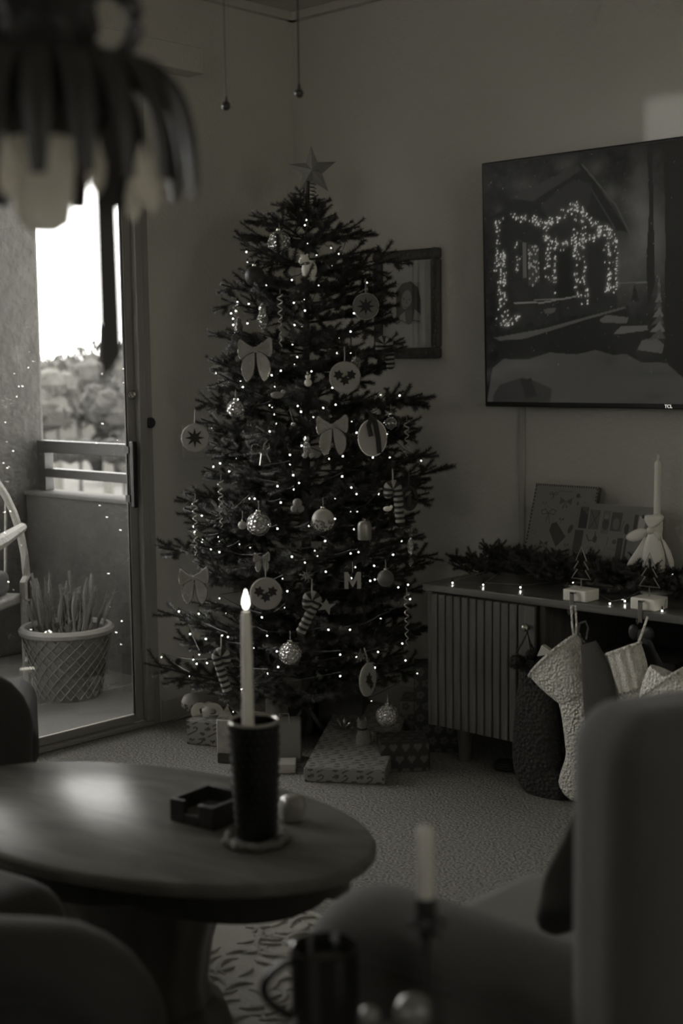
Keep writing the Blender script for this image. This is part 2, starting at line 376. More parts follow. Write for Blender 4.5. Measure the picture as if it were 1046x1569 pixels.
# ---------------------------------------------------------------- balcony
struct('balcony_floor', MB().bb((-1.85, -4.6, -.2), (-.06, -.1, -.015)), m_conc)
struct('balcony_shade_slab', MB().bb((-1.85, -4.6, 2.72), (-.06, -.1, 2.85)), m_stucco)  # unseen slab added overhead to darken the balcony
bp_ = empty('balcony_wall', (0, 0, 0)); bp_['kind'] = 'structure'
part(MB().bb((-1.5, -.30, -.015), (-.06, -.16, .735)).bb((-1.75, -4.6, -.015), (-1.6, -.62, .735)), 'parapet', m_stucco, bp_)
part(MB().bb((-1.52, -.31, .735), (-.06, -.15, .755)).bb((-1.77, -4.6, .735), (-1.58, -.62, .755)), 'coping', m_conc, bp_, bevel=.006)
struct('column', MB().bb((-1.85, -.66, -.015), (-1.505, -.18, 2.72)), m_stucco, .02)
rl = empty('balcony_railing', (0, 0, 0), 0, 'dark painted metal railing of two rails on the stucco parapet', 'railing')
part(MB().bb((-1.49, -.24, .935), (-.062, -.19, .99)), 'rail', m_rail, rl, bevel=.003)
part(MB().bb((-1.44, -.24, .82), (-.062, -.19, .86)), 'rail', m_rail, rl, bevel=.003)
part(MB().bb((-1.49, -.24, .756), (-1.43, -.19, .935)), 'post', m_rail, rl, bevel=.003)
part(MB().bb((-.11, -.24, .756), (-.062, -.19, .935)), 'post', m_alu, rl, bevel=.003)
# grout lines of the balcony floor
b = MB()
for y in (-1.45, -2.3): b.bb((-1.58, y-.004, -.0155), (-.16, y+.004, -.0135))
for x in (-.62, -1.1): b.bb((x-.004, -4.4, -.0155), (x+.004, -.35, -.0135))
struct('balcony_floor_joint', b, mat('grout', .18, .8))

# planter with netting, shoots and a bauble
pt = empty('planter', (-.66, -.70, -.015), 0, 'pale round planter with draped netting and upright shoots on the balcony', 'planter')
m_pot = mat('pot_glaze', .065, .6, bump=.5, bscale=30)
part(MB().lathe([(.125, 0), (.13, .01), (.165, .2), (.178, .27), (.165, .275), (.16, .25), (.0001, .25)], n=40, caps=False), 'pot', m_pot, pt)
part(MB().lathe([(.176, .262), (.19, .268), (.194, .283), (.184, .296), (.168, .296), (.16, .28), (.165, .262)], n=40, caps=False), 'rim', mat('pot_rim', .12, .6), pt)
b = MB()
for sg in (-1, 1):
    for i in range(22):
        a0 = 2*pi*i/22; b.tube([((.134+.046*t)*cos(a0+sg*t*1.5), (.134+.046*t)*sin(a0+sg*t*1.5), .01+.25*t) for t in np.linspace(0, 1, 12)], .0025, 5)
part(b, 'netting', mat('string', .10, .9), pt)
b = MB(); b.lathe([(.155, .24), (.0001, .262)], n=24, caps=False); part(b, 'soil', m_bark, pt)
b = MB()
for i in range(34):
    a = rnd.uniform(0, 2*pi); r0 = rnd.uniform(0, .12); x, y = r0*cos(a), r0*sin(a); dx = sin(FACE)
    # two tall groups of fingers
    g = -.055 if i % 2 else .06; x = g*_rt[0]+rnd.gauss(0, .035); y = g*_rt[1]+rnd.gauss(0, .035); h = rnd.uniform(.12, .27)
    q = [(x+x*.4*t*h/.2+.008*sin(5*t+i), y+y*.4*t*h/.2, .25+h*t) for t in np.linspace(0, 1, 9)]
    b.tube(q, [.0075+.0035*sin(9*t+i)-.004*t**4 for t in np.linspace(0, 1, 9)], 6)
    for k in range(60):
        t = rnd.uniform(.05, 1); p = q[int(t*8)]; a2 = rnd.uniform(0, 6.28); L = .02
        b.add([(p[0]-.002, p[1], p[2]), (p[0]+.002, p[1], p[2]), (p[0]+L*cos(a2), p[1]+L*sin(a2), p[2]+.014)], [(0, 1, 2)])
tag(part(b, 'shoots', mat('succulent', .085, .7), pt), kind='stuff')
sb = pl(106, 950, 1, -.80)
tag(MB().sphere((0, 0, 0), .026, 24).build('silver_bauble', m_silver, loc=(-.60, -.83, .262)), 'small silver ball lying in the balcony planter', 'ornament')

# rattan chair on the balcony
rc = empty('rattan_chair', (-1.055, -1.09, -.015), radians(-60), 'pale rattan armchair with hoop back at the balcony edge', 'chair')
m_rat = mat('rattan', .16, .5, bump=.5, bscale=90)
def hoop(r, h, z0, yb, n=18): return [(yb+.0*t, -r*cos(pi*t), z0+h*sin(pi*t)) for t in np.linspace(0, 1, n)]
part(MB().tube([(-.25, -.30, .0), (-.25, -.30, .45)]+hoop(.30, .5, .47, -.28)+[(-.25, .30, .45), (-.25, .30, 0)], .017, 8), 'back_hoop', m_rat, rc)
for y in np.linspace(-.22, .22, 9):
    h = .47+.49*sqrt(1-(y/.30)**2); part(MB().tube([(-.24, y, .40), (-.28, y, h)], .007, 6), 'spindle', m_rat, rc)
for sg in (-1, 1):
    part(MB().tube([(-.26, sg*.3, .68), (.0, sg*.34, .66), (.22, sg*.32, .62), (.26, sg*.3, .55), (.25, sg*.28, .4)], [.02, .03, .034, .03, .02], 8), 'arm', m_rat, rc)
    part(MB().tube([(.25, sg*.28, 0), (.25, sg*.28, .4)], .016, 8), 'leg', m_rat, rc)
part(MB().bb((-.27, -.29, .36), (.27, .29, .40)), 'seat', m_rat, rc, bevel=.01)
tag(MB().box((0, 0, 0), (.48, .5, .10)).build('seat_cushion', m_uph, bevel=.03, seg=4, loc=(-1.055, -1.09, .438), rot=(0, 0, radians(-60))), 'dark cushion lying on the rattan chair seat', 'cushion')

# ---------------------------------------------------------------- street beyond
struct('ground', MB().bb((-160, -60, -3.4), (-1.9, 200, -3.2)), mat('street_asphalt', .07, .9, var=.1, vscale=.3))
def far(x, y, d): return pd(x, y, d)
b = MB()
p0 = far(-80, 600, 20); p1 = far(260, 600, 20)
dirv = _rt; fwv = _fh
def strip(name, d0, d1, z, h, mt, label, cat, lo=-9, hi=-1.0):
    c = CAM+fwv*((d0+d1)/2)+dirv*((lo+hi)/2*d0/20.)
    return tag(MB().box((0, 0, h/2), ((hi-lo)*d0/20., d1-d0, h)).build(name, mt, loc=(c[0], c[1], z), rot=(0, 0, FACE), bevel=min(.08, h*.3)), label, cat)
m_road = mat('pale_road', .10, .8)
struct('street', MB().box((0, 0, 0), (16, 5, .02)), m_road, loc=tuple((CAM+fwv*29+dirv*-6)[:2])+(-3.19,), rot=(0, 0, FACE))
m_hedge = mat('hedge', .03, .95, bump=1, bscale=6, var=.4, vscale=6)
strip('parked_car_roof', 19, 20.4, -3.2, .9, mat('car_paint', .07, .3), 'pale low wall along the near side of the street', 'wall', -7, -3.7).name = 'garden_wall'
def blob(name, c, r, mt, label, cat, group, seed, sq=.8, trunk=True):
    rr = random.Random(seed); e = empty(name, (c[0], c[1], -3.2), 0, label, cat, group); b = MB()
    for i in range(26):
        a = rr.uniform(0, 6.28); u = rr.uniform(-.7, .7); q = r*.62
        b.sphere((q*cos(a)*sqrt(1-u*u), q*sin(a)*sqrt(1-u*u), c[2]+3.2+q*u*sq), r*rr.uniform(.28, .5), 8)
    for i in range(420):
        a = rr.uniform(0, 6.28); u = rr.uniform(-1, 1); q = r*rr.uniform(.8, 1.12); x, y, z = q*cos(a)*sqrt(1-u*u), q*sin(a)*sqrt(1-u*u), c[2]+3.2+q*u*sq; s_ = r*.11
        b.add([(x, y, z), (x+rr.uniform(-s_, s_), y+rr.uniform(-s_, s_), z+s_), (x+s_*rr.uniform(-1, 1), y+s_, z-rr.uniform(0, s_))], [(0, 1, 2)])
    tag(part(b, 'foliage', mt, e), kind='stuff')
    if trunk: part(MB().tube([(0, 0, 0), (.1, 0, (c[2]+3.2)*.5), (0, 0, c[2]+3.2)], [r*.1, r*.08, r*.05], 8), 'trunk', mat('pale_bark', .06, .9), e)
m_f1 = mat('far_foliage', .075, .95, var=.35, vscale=2.5); m_f2 = mat('far_foliage_dark', .045, .95, var=.4, vscale=2.5)
TG = 'trees beyond the street'
for i, (x, y, d, r, mt, lb) in enumerate([
    (62, 610, 38, 1.15, m_f1, 'bushy grey-green tree beside the stucco column, seen beyond the railing'),
    (118, 604, 43, 1.35, m_f2, 'dark wide tree at the middle of the view beyond the railing'),
    (184, 612, 36, 1.0, m_f2, 'dark tree next to the door frame, seen through the glass'),
    (20, 600, 46, 1.5, m_f1, 'far tree partly hidden by the stucco column'),
    (148, 575, 56, 1.6, m_f1, 'taller pale tree rising behind the darker ones'),
    (85, 588, 62, 1.7, m_f1, 'distant low tree on the skyline at the view\'s left'),
    (205, 575, 66, 2.0, m_f1, 'tall tree hidden mostly by the door frame')]):
    blob('street_tree', far(x, y, d), r, mt, lb, 'tree', TG, 10+i)
for i, (x, d) in enumerate(((84, 32), (116, 30), (148, 32), (182, 30), (50, 29.5))):
    blob('hedge_bush', far(x, 690, d), .42, m_hedge, ['low dark bush at the left of the far hedge row', 'round bush in the middle of the far hedge row', 'wide bush under the dark tree by the street', 'bush at the door frame end of the hedge row', 'bush beside the stucco column by the street'][i], 'bush', 'bushes along the street', 40+i, .6, False)
for i, (x, d) in enumerate(((56, 34.5), (85, 36), (162, 35))):
    p = far(x, 640, d); tag(MB().tube([(0, 0, 0), (.05, 0, 2.6)], [.16, .12], 8).build('fence_post', mat('pale_post', .1, .8), loc=(p[0], p[1], -3.2)), ['pale post standing nearest the stucco column beyond the street', 'pale post left of the dark tree beyond the street', 'pale post near the door frame beyond the street'][i], 'post', 'posts beyond the street')
# tall pointed conifer at the door frame
p = far(163, 560, 52); e = empty('conifer', (p[0], p[1], -3.2), 0, 'tall pointed dark conifer rising above the other trees', 'tree'); b = MB()
for i in range(900):
    t = rnd.random(); a = rnd.uniform(0, 6.28); z = .6+t*5.6; q = (1-t)*.95*rnd.uniform(.2, 1)+.05; b.add([(0, 0, z), (q*cos(a), q*sin(a), z-.25), (q*cos(a+.35), q*sin(a+.35), z-.05)], [(0, 1, 2)])
tag(part(b, 'foliage', m_f2, e), kind='stuff'); part(MB().tube([(0, 0, 0), (0, 0, 5.9)], [.12, .03], 8), 'trunk', m_bark, e)
strip('house', 74, 80, -3.2, 3.5, mat('pale_house', .09, .9), 'long low pale house far behind the street trees', 'house', -9, -2.4)

# ================================================================ CHRISTMAS TREE
TX, TY = .585, -.575
def treeR(z):
    zs = [.10, .28, .46, .71, .99, 1.23, 1.43, 1.61, 1.83, 1.93, 2.0]; r = [.40, .54, .54, .50, .47, .41, .33, .30, .19, .09, .03]
    return float(np.interp(z, zs, r))
def make_branch(L, seed):
    rr = np.random.RandomState(seed); twigs = []; st = [(L*t, .012*sin(3*t+seed)*L/.4, L*.10*t*t) for t in np.linspace(0, 1, 7)]
    P = np.array(st); twigs.append((P, .003+.004*L, max(.15, .12/L if L > .25 else 0)))
    k = max(5, int(L/.036))
    for i in range(k):
        t = .16+.80*i/k; base_ = np.array([np.interp(t, np.linspace(0, 1, 7), P[:, q]) for q in range(3)])
        sg = 1 if i % 2 else -1; a = sg*radians(rr.uniform(36, 58)); ln = (.055+.16*L*(1-t)+.02)*rr.uniform(.8, 1.15); up_ = rr.uniform(-.25, .35)
        q = np.array([base_+np.array([cos(a)*u*ln, sin(a)*u*ln, up_*ln*u+.01*u*u]) for u in np.linspace(0, 1, 4)]); twigs.append((q, .002, 0))
        if ln > .085:
            for sg2 in (-1, 1):
                a2 = a+sg2*.75; bs = q[1]; q2 = np.array([bs+np.array([cos(a2)*u*ln*.5, sin(a2)*u*ln*.5, up_*ln*u*.5]) for u in np.linspace(0, 1, 3)]); twigs.append((q2, .0018, 0))
    b = MB()
    for q, r_, _ in twigs: b.tube([tuple(x) for x in q], [r_*(1-.5*i/(len(q)-1)) for i in range(len(q))], 4, caps=False)
    V = list(b.v); F = list(b.f); nw = len(F)
    for q, r_, t0 in twigs:
        seg = np.linalg.norm(np.diff(q, axis=0), axis=1).sum(); n = int(seg*100*30)
        for i in range(n):
            t = t0+(1-t0)*rr.rand(); ax = np.array([np.interp(t, np.linspace(0, 1, len(q)), q[:, c]) for c in range(3)]); d = q[-1]-q[0]; d = d/np.linalg.norm(d)
            a = rr.uniform(0, 2*pi); s1 = np.cross(d, [0, 0, 1.]); s1 /= max(1e-6, np.linalg.norm(s1)); s2 = np.cross(s1, d)
            o = s1*cos(a)+s2*sin(a)*.75+d*rr.uniform(.2, .65); o = o/np.linalg.norm(o)*rr.uniform(.0125, .0175); wv = np.cross(o, d+rr.rand(3)*.3); wv = wv/max(1e-6, np.linalg.norm(wv))*.0010
            j = len(V); V += [tuple(ax-wv), tuple(ax+wv), tuple(ax+o)]; F.append((j, j+1, j+2))
    me = bpy.data.meshes.new('branch'); me.from_pydata(V, [], F); me.materials.append(m_bark); me.materials.append(m_needle)
    me.polygons.foreach_set('material_index', [0]*nw+[1]*(len(F)-nw)); return me
LENS = (.12, .20, .30, .40, .50); BR = {L: [make_branch(L, int(L*100)+s) for s in range(3)] for L in LENS}
tree = empty('christmas_tree', (TX, TY, 0), 0, 'tall artificial fir Christmas tree with lights in the room corner', 'christmas tree')
tp = [(0, 0, .02), (.004, .004, .6), (.01, .008, 1.2), (.024, .020, 1.95)]
part(MB().tube(tp, [.022, .018, .013, .007], 10), 'trunk', m_bark, tree)
b = MB()
for i in range(4):
    a = i*pi/2+.4; b.tube([(0, 0, .12), (.05*cos(a), .05*sin(a), .05), (.10*cos(a), .10*sin(a), .012)], .012, 6)
part(b, 'stand', m_black, tree)
def add_branch(z, az, L, slope, roll=0.):
    # keep clear of the two walls
    dx, dy = cos(az), sin(az)
    for lim in ((TX-.01)/max(1e-6, -dx) if dx < 0 else 9, (-TY-.01)/max(1e-6, dy) if dy > 0 else 9): L = min(L, lim/1.06)
    Lk = min(LENS, key=lambda q: abs(q-L)); me = rnd.choice(BR[Lk]); o = link('branch', me, tree, (.015*z/2, .01*z/2, z)); s_ = L/Lk
    o.rotation_euler = Matrix.Rotation(az, 4, 'Z').to_3x3().to_4x4().to_euler(); R = Matrix.Rotation(az, 3, 'Z') @ Matrix.Rotation(-slope, 3, 'Y') @ Matrix.Rotation(roll, 3, 'X')
    o.rotation_euler = R.to_euler(); o.scale = (s_, s_**.5, s_**.5)
azR = FACE; azL = FACE+pi; azF = FACE-pi/2
# branches whose tips make the tree's outline in view
for x, y in [(380, 345), (395, 430), (335, 440), (332, 515), (345, 558), (290, 610), (300, 730), (283, 750), (268, 712+50), (245, 833), (238, 930), (212, 1025), (258, 985), (330, 590), (350, 655),
             (545, 352), (565, 385), (605, 400), (590, 470), (600, 435), (617, 520), (655, 604), (625, 640), (690, 708), (665, 690), (655, 738), (655, 765), (648, 812), (668, 850), (650, 890), (640, 960), (655, 1010), (385, 395), (560, 360)]:
    d = 4.78; p = pd(x, y, d); dx = (p-np.array([TX, TY, 0]))@_rt; L = abs(dx); sl = rnd.uniform(.0, .16)+max(0, (1.5-0)*0); zt = p[2]
    a = (azR if dx > 0 else azL)+rnd.uniform(-.25, .25); L = L/cos(.12); add_branch(zt-L*sin(sl)-L*.1, a, L, sl, rnd.uniform(-.5, .5))
n = 0; zz = .16
while zz < 1.80:
    R0 = treeR(zz); k = max(4, int(4+R0*11))
    for i in range(k):
        a = 2*pi*i/k+rnd.uniform(-.35, .35)+zz*7
        fr = cos(a-azF)
        if fr < -.45 and rnd.random() < .6: continue
        L = R0*rnd.uniform(.70, .98); 
        if fr > .2: L *= .93
        add_branch(zz+rnd.uniform(-.03, .03), a, max(.10, L), rnd.uniform(-.02, .30)+max(0, zz-1.6)*.7, rnd.uniform(-.6, .6)); n += 1
    zz += .082
for i in range(6): add_branch(1.77+.014*i, i*2.4, .12-.010*i, .5+.08*i)
print('branches', len([c for c in tree.children]))

def tpos(x, y, f=.92):
    """point on the tree's front surface seen at x, y of the photograph"""
    z = 1.33+(562-y)/FPX*4.7; R0 = treeR(min(1.98, max(.12, z))); p = pd(x, y, 4.78); dx = (p-np.array([TX, TY, 0]))@_rt
    return pd(x, y, 4.78-sqrt(max(0, R0*R0-dx*dx))*f)

# star topper
sp_ = tpos(478, 262, 0); e = empty('tree_topper', sp_, FACE, 'faceted metal star on top of the Christmas tree', 'star')
out = star(.090, .036, 5, pi/2+.04)
V = [(x, 0, z) for x, z in out]+[(0, -.034, 0), (0, .034, 0)]; F = []
for i in range(10): F += [(i, (i+1) % 10, 10), ((i+1) % 10, i, 11)]
b = MB().add(V, F); part(b, 'star', mat('star_metal', .30, .45, .1), e, smooth=False)
part(MB().tube([(.012*cos(t*1.0), .012*sin(t*1.0), -.035-.0021*t) for t in np.linspace(0, 34, 120)], .003, 5), 'coil', m_silver, e, 'coiled wire spring holder')

# string lights
BUL = [(469,337),(467,345),(489,360),(471,373),(532,363),(519,389),(507,380),(485,391),(508,407),(429,391),(447,429),(488,437),(562,433),(408,437),(366,438),(450,464),(466,459),(467,476),(504,461),(542,480),(451,498),(462,501),(480,508),(537,508),(520,518),(448,528),(455,547),(516,541),(537,541),(451,558),(542,557),(372,593),(420,593),(416,575),(430,568),(413,621),(417,624),(420,635),(423,649),(456,622),(461,631),(413,661),(444,697),(462,683),(444,712),(449,728),(450,750),(425,745),(430,770),(382,764),(390,764),(425,810),(334,823),(367,834),(383,839),(323,842),(337,710),(298,815),(364,612),(477,569),(458,740),(509,594),(514,620),(495,625),(480,639),(539,646),(546,663),(583,605),(612,606),(525,699),(504,703),(571,701),(597,701),(645,706),(593,665),(538,747),(546,757),(513,764),(580,757),(596,752),(537,784),(547,784),(513,795),(542,811),(615,829),(498,829),(482,844),(486,852),(537,848),(549,846),(602,850),(524,730),(473,806),(336,846),(401,854),(336,917),(274,937),(315,979),(305,1003),(247,1007),(317,1016),(290,1036),(374,950),(401,946),(409,974),(389,993),(410,1032),(424,998),(440,906),(433,887),(436,931),(467,862),(370,1056),(426,1022),(447,853),(349,976),(357,1091),(544,869),(499,876),(529,898),(538,886),(567,890),(574,888),(625,896),(628,918),(583,948),(503,965),(536,965),(616,986),(579,999),(521,1003),(546,1007),(621,1012),(639,1032),(574,1023),(521,1036),(556,1060),(569,1074),(573,867),(610,900)]
sl_ = empty('string_lights', (0, 0, 0), 0, 'warm white fairy lights strung through the Christmas tree', 'string lights')
bm_ = MB().sphere((0, 0, 0), .0027, 8); bo = bm_.build('bulb', m_bulb, sl_); bme = bo.data
sk = MB().tube([(0, 0, .003), (0, 0, .014)], .0022, 6).build('socket', m_wire, bo); sme = sk.data
pts = []
for i, (x, y) in enumerate(BUL):
    p = tpos(x, y, rnd.uniform(.86, 1.04)); pts.append(p)
    if i == 0: bo.location = p; o = bo
    else: o = link('bulb', bme, sl_, p); link('socket', sme, o)
    s_ = rnd.uniform(.45, 1.1); o.scale = (s_, s_, s_)
# lights on the side away from the camera, seen in the glass door's reflection
for i in range(58):
    z = rnd.uniform(.2, 1.75); a = radians(rnd.uniform(168, 214)); R0 = treeR(z)*rnd.uniform(.72, .84); q = (TX+R0*cos(a), TY+R0*sin(a), z)
    o = link('bulb', bme, sl_, q); link('socket', sme, o)
order = sorted(pts, key=lambda p: -p[2]); rows = [order[i:i+7] for i in range(0, len(order), 7)]; path = []
for i, r_ in enumerate(rows): path += sorted(r_, key=lambda p: (p@_rt)*(1 if i % 2 else -1))
sm = []
for a, c in zip(path[:-1], path[1:]):
    for t in (0, .25, .5, .75): q = a*(1-t)+c*t+_fh*(.05*sin(pi*t)+.006); q[2] -= .02*sin(pi*t); q[2] += .012; sm.append(tuple(q))
part(MB().tube(sm, .0012, 4, caps=False), 'wire', m_wire, sl_)

# ---------------------------------------------------------------- ornaments
PX = .00224
def orn(name, x, y, label, cat, f=.98, dz=0, group='ornaments on the Christmas tree'):
    p = tpos(x, y, f) - _fh*.03; return empty(name, p, FACE, label, cat, group)
def thread(e, z0, z1, w=.0012, mt=None): part(MB().tube([(0, 0, z0), (.001, .004, (z0+z1)/2), (0, .012, z1)], w, 4), 'hanging_loop', mt or m_stripeL, e)
def ball(x, y, rpx, mt, label, cap=True, beads=False, ang=0):
    e = orn('ball_ornament', x, y, label, 'ornament'); r = rpx*PX
    part(MB().sphere((0, 0, 0), r, 28), 'ball', mt, e)
    if cap: part(MB().lathe([(r*.22, 0), (r*.24, r*.05), (r*.2, r*.22), (.001, r*.24)], (0, 0, r*.96), 12), 'cap', m_silver, e)
    if beads:
        b = MB()
        for i in range(90):
            a = rnd.uniform(0, 6.28); u = rnd.uniform(-.98, .1); b.sphere((r*cos(a)*sqrt(1-u*u), r*sin(a)*sqrt(1-u*u), r*u), r*.11, 6)
        tag(part(b, 'beads', m_glit, e), kind='stuff')
    thread(e, r*1.1, r*1.1+.03); return e
ball(428, 372, 17, m_gball, 'crackled glass ball near the top left of the tree')
ball(391, 424, 15, mat('matte_dark', .03, .5), 'dark ribbed ball on the upper left branches')
ball(362, 626, 13, m_gball, 'small crackled ball on the left edge below the big bow')
ball(397, 801, 17, m_gball, 'silvery crackled ball left of centre in the middle of the tree')
ball(495, 795, 16, mat('pearl', .45, .35), 'pale ball with beaded lower half at the tree centre', beads=True)
ball(445, 998, 16, m_gball, 'clear glittering ball low beside the candle', True)
ball(593, 1093, 17, m_gball, 'crackled ball hanging lowest over the big gift')
ball(598, 648, 13, m_clear, 'clear glass ball behind the oval tag ornament')
ball(372, 803, 6, mat('pearl2', .4, .35), 'tiny pearl ball beside the silvery crackled ball')
ball(590, 884, 12, mat('matte_mid', .12, .5), 'dull dark ball on the lower right branches')
def disc(x, y, rpx, label, motif, sx=1., v=.36, tilt=0.):
    e = orn('disc_ornament', x, y, label, 'ornament'); r = rpx*PX; e.rotation_euler[2] += tilt
    part(MB().pillow(circ(r, 32, sx=sx), .006, rings=(1, .97, .9, .5), hts=(.4, .9, 1, 1)), 'disc', mat('disc_%d' % int(v*100), v, .6, bump=.3, bscale=120), e)
    part(MB().tube([(r*sx*cos(t), 0, r*sin(t)) for t in np.linspace(0, 2*pi, 32)[:-1]], .0028, 6, closed=True), 'rim', mat('disc_rim', .36, .5), e)
    for o_ in motif: part(MB().ext([(p[0]*r, p[1]*r) for p in o_], .0015, (0, -.0072, 0)), 'motif', m_stripeD, e, 'dark star motif')
    thread(e, r, r+.05, .0022); return e
st8 = star(.74, .30, 8)
st6 = lambda cx, cz, r: star(r, r*.6, 6, .3, (cx, cz))
disc(300, 670, 20, 'round disc with dark eight-point star hanging at the far left', [st8])
disc(560, 470, 19, 'round disc with dark star in front of the picture frame', [st8], v=.16)
disc(528, 578, 22, 'white disc with dark holly shape right of the trunk', [st6(-.42, .15, .36), st6(.42, .15, .36), st6(0, -.2, .36)])
disc(408, 907, 22, 'white disc with dark holly shape beside the candle flame', [st6(-.42, .15, .36), st6(.42, .15, .36), st6(0, -.2, .36)])
disc(563, 1038, 23, 'narrow turned disc with dark leaf shape low on the tree', [st6(-.1, .05, .42), st6(.2, -.35, .3)], sx=.95, tilt=1.05)
# oval tag with black ribbon
e = orn('oval_ornament', 570, 670, 'plain pale oval ornament with a black ribbon', 'ornament'); r = 26*PX
part(MB().pillow(circ(r, 36, sx=.78), .005, rings=(1, .97, .9, .5), hts=(.4, .9, 1, 1)), 'oval', mat('oval_face', .36, .6), e)
part(MB().tube([(r*.78*cos(t), 0, r*sin(t)) for t in np.linspace(0, 2*pi, 36)[:-1]], .003, 6, closed=True), 'rim', m_white, e)
part(MB().tube([(0, -.008, r*1.3), (.010, -.011, r*.8), (.018, -.011, .0), (.022, -.010, -r*.85)], .009, 8, flat=(.9, .25), upv=(0, 1, 0)).tube([(0, -.009, r*1.25), (-.012, -.012, r*.7), (-.004, -.012, r*.1)], .008, 8, flat=(.9, .25), upv=(0, 1, 0)).tube([(0, -.008, r*1.2), (-.012, -.012, r*1.45), (0, -.01, r*1.2), (.014, -.012, r*1.05)], .005, 6), 'ribbon', m_stripeD, e, 'black ribbon')
# velvet bows
def bow(x, y, s, label, f=1.0, dark=False):
    e = orn('bow_ornament', x, y, label, 'bow', f); k = s
    L = [(-.04, .08), (-.3, .2), (-.6, .46), (-.70, .34), (-.70, -.15), (-.62, -.40), (-.32, -.18), (-.04, -.08)]
    Rr = [(-p[0], p[1]+.06) for p in L][::-1]
    T1 = [(-.02, 0), (-.40, -.20), (-.60, -.60), (-.54, -1.0), (-.36, -1.34), (-.12, -1.05), (-.03, -.6)]
    T2 = [(.02, 0), (.06, -.6), (.14, -1.0), (.34, -1.36), (.58, -1.0), (.62, -.58), (.40, -.2)]
    for o_, n_ in ((L, 'loop'), (Rr, 'loop'), (T1, 'tail'), (T2, 'tail')):
        q = [(p[0]*k, p[1]*k) for p in o_]; # refine outline
        q2 = []
        for i in range(len(q)):
            a, c = q[i], q[(i+1) % len(q)]; q2 += [a, ((a[0]*2+c[0])/3, (a[1]*2+c[1])/3), ((a[0]+2*c[0])/3, (a[1]+2*c[1])/3)]
        sm_ = [((q2[i-1][0]+q2[i][0]*2+q2[(i+1) % len(q2)][0])/4, (q2[i-1][1]+q2[i][1]*2+q2[(i+1) % len(q2)][1])/4) for i in range(len(q2))]
        # recessed middle with raised edges: a folded ribbon
        part(MB().pillow(sm_, .015 if n_ == 'loop' else .010, (0, -.006 if n_ == 'loop' else 0, 0), rings=(1, .97, .86, .6), hts=(.3, 1., .9, .45)), n_, m_felt, e)
        part(MB().tube([(p[0], -.010 if n_ == 'loop' else -.004, p[1]) for p in sm_], .0025, 5, closed=True), n_+'_edge', m_glit, [c for c in e.children][-1])
    part(MB().sphere((0, -.012, 0), k*.11, 14, sc=(1, .8, 1.1)), 'knot', m_felt, e); return e
bow(392, 536, .080, 'largest velvet bow with wide loops, on the upper left of the tree')
bow(509, 652, .072, 'velvet bow at the middle of the tree beside the oval ornament')
bow(299, 882, .068, 'velvet bow on the lower left branches')
bow(402, 852, .036, 'small pale ribbon bow above the lower holly disc')
# candy canes
def cane(x, y, hpx, label, side=-1, tilt=0., f=1.):
    e = orn('candy_cane', x, y, label, 'ornament', f); h = hpx*PX; r = .0150; hr = .0150; P = []
    for t in np.linspace(0, 1, 20): P.append((-side*hr+tilt*h*(t), 0, -h*.62*t+0))
    P = P[::-1]
    for t in np.linspace(0, 1, 12)[1:]: P.append((-side*hr*cos(pi*t), 0, hr*sin(pi*t)))
    P.append((side*hr, 0, -.016)); P.append((side*hr, 0, -.03))
    # resample
    A = np.array(P); s_ = np.r_[0, np.cumsum(np.linalg.norm(np.diff(A, axis=0), axis=1))]; u = np.linspace(0, s_[-1], 66); Q = [tuple(np.interp(q, s_, A[:, c]) for c in range(3)) for q in u]
    rad = [r*(1-.0)*min(1, .45+min(i, 65-i)*.22)*(1.05 if (i//3) % 2 else .95) for i in range(66)]
    b = MB().tube(Q, rad, 12, mi=lambda j: (j//3) % 2, upv=(0, 1, 0)); part(b, 'cane', [m_stripeD, m_stripeL], e, 'plush cane with dark and light stripes'); thread(e, hr+.006, hr+.05, .0025); return e
cane(478, 917, 78, 'striped plush candy cane hanging at the lower centre', -1, -.32)
cane(340, 1003, 86, 'striped plush candy cane on the lower left above the gifts', 1, .18)
cane(588, 528, 60, 'striped cane with dark bands beside the picture frame', -1, .05)
cane(601, 748, 84, 'long striped cane on the right side of the tree', -1, .05)
# twisted icicles
def icicle(x, y, lpx, label, two=False):
    e = orn('icicle_ornament', x, y, label, 'ornament', .9); L = lpx*PX; b = MB()
    for ph in ((0, pi) if two else (0,)):
        b.tube([(.0085*(1-.6*t)*cos(ph+t*L*260), .0085*(1-.6*t)*sin(ph+t*L*260), -L*t) for t in np.linspace(0, 1, 110)], [.0030*(1-.5*t) for t in np.linspace(0, 1, 110)], 5)
    part(b, 'twist', m_gl_ic, e); thread(e, 0, .02); return e
m_gl_ic = mat('icicle_glass', .55, .15, .35)
icicle(429, 452, 76, 'twisted glass icicle at the upper centre left'); icicle(362, 466, 40, 'short twisted icicle at the upper left edge')
icicle(339, 735, 70, 'twisted icicle on the left side below the small disc'); icicle(300, 765, 82, 'thin twisted icicle at the outer left edge')
icicle(622, 645, 52, 'twisted icicle at the right edge beside the oval'); icicle(622, 908, 78, 'long twisted icicle beside the cabinet')
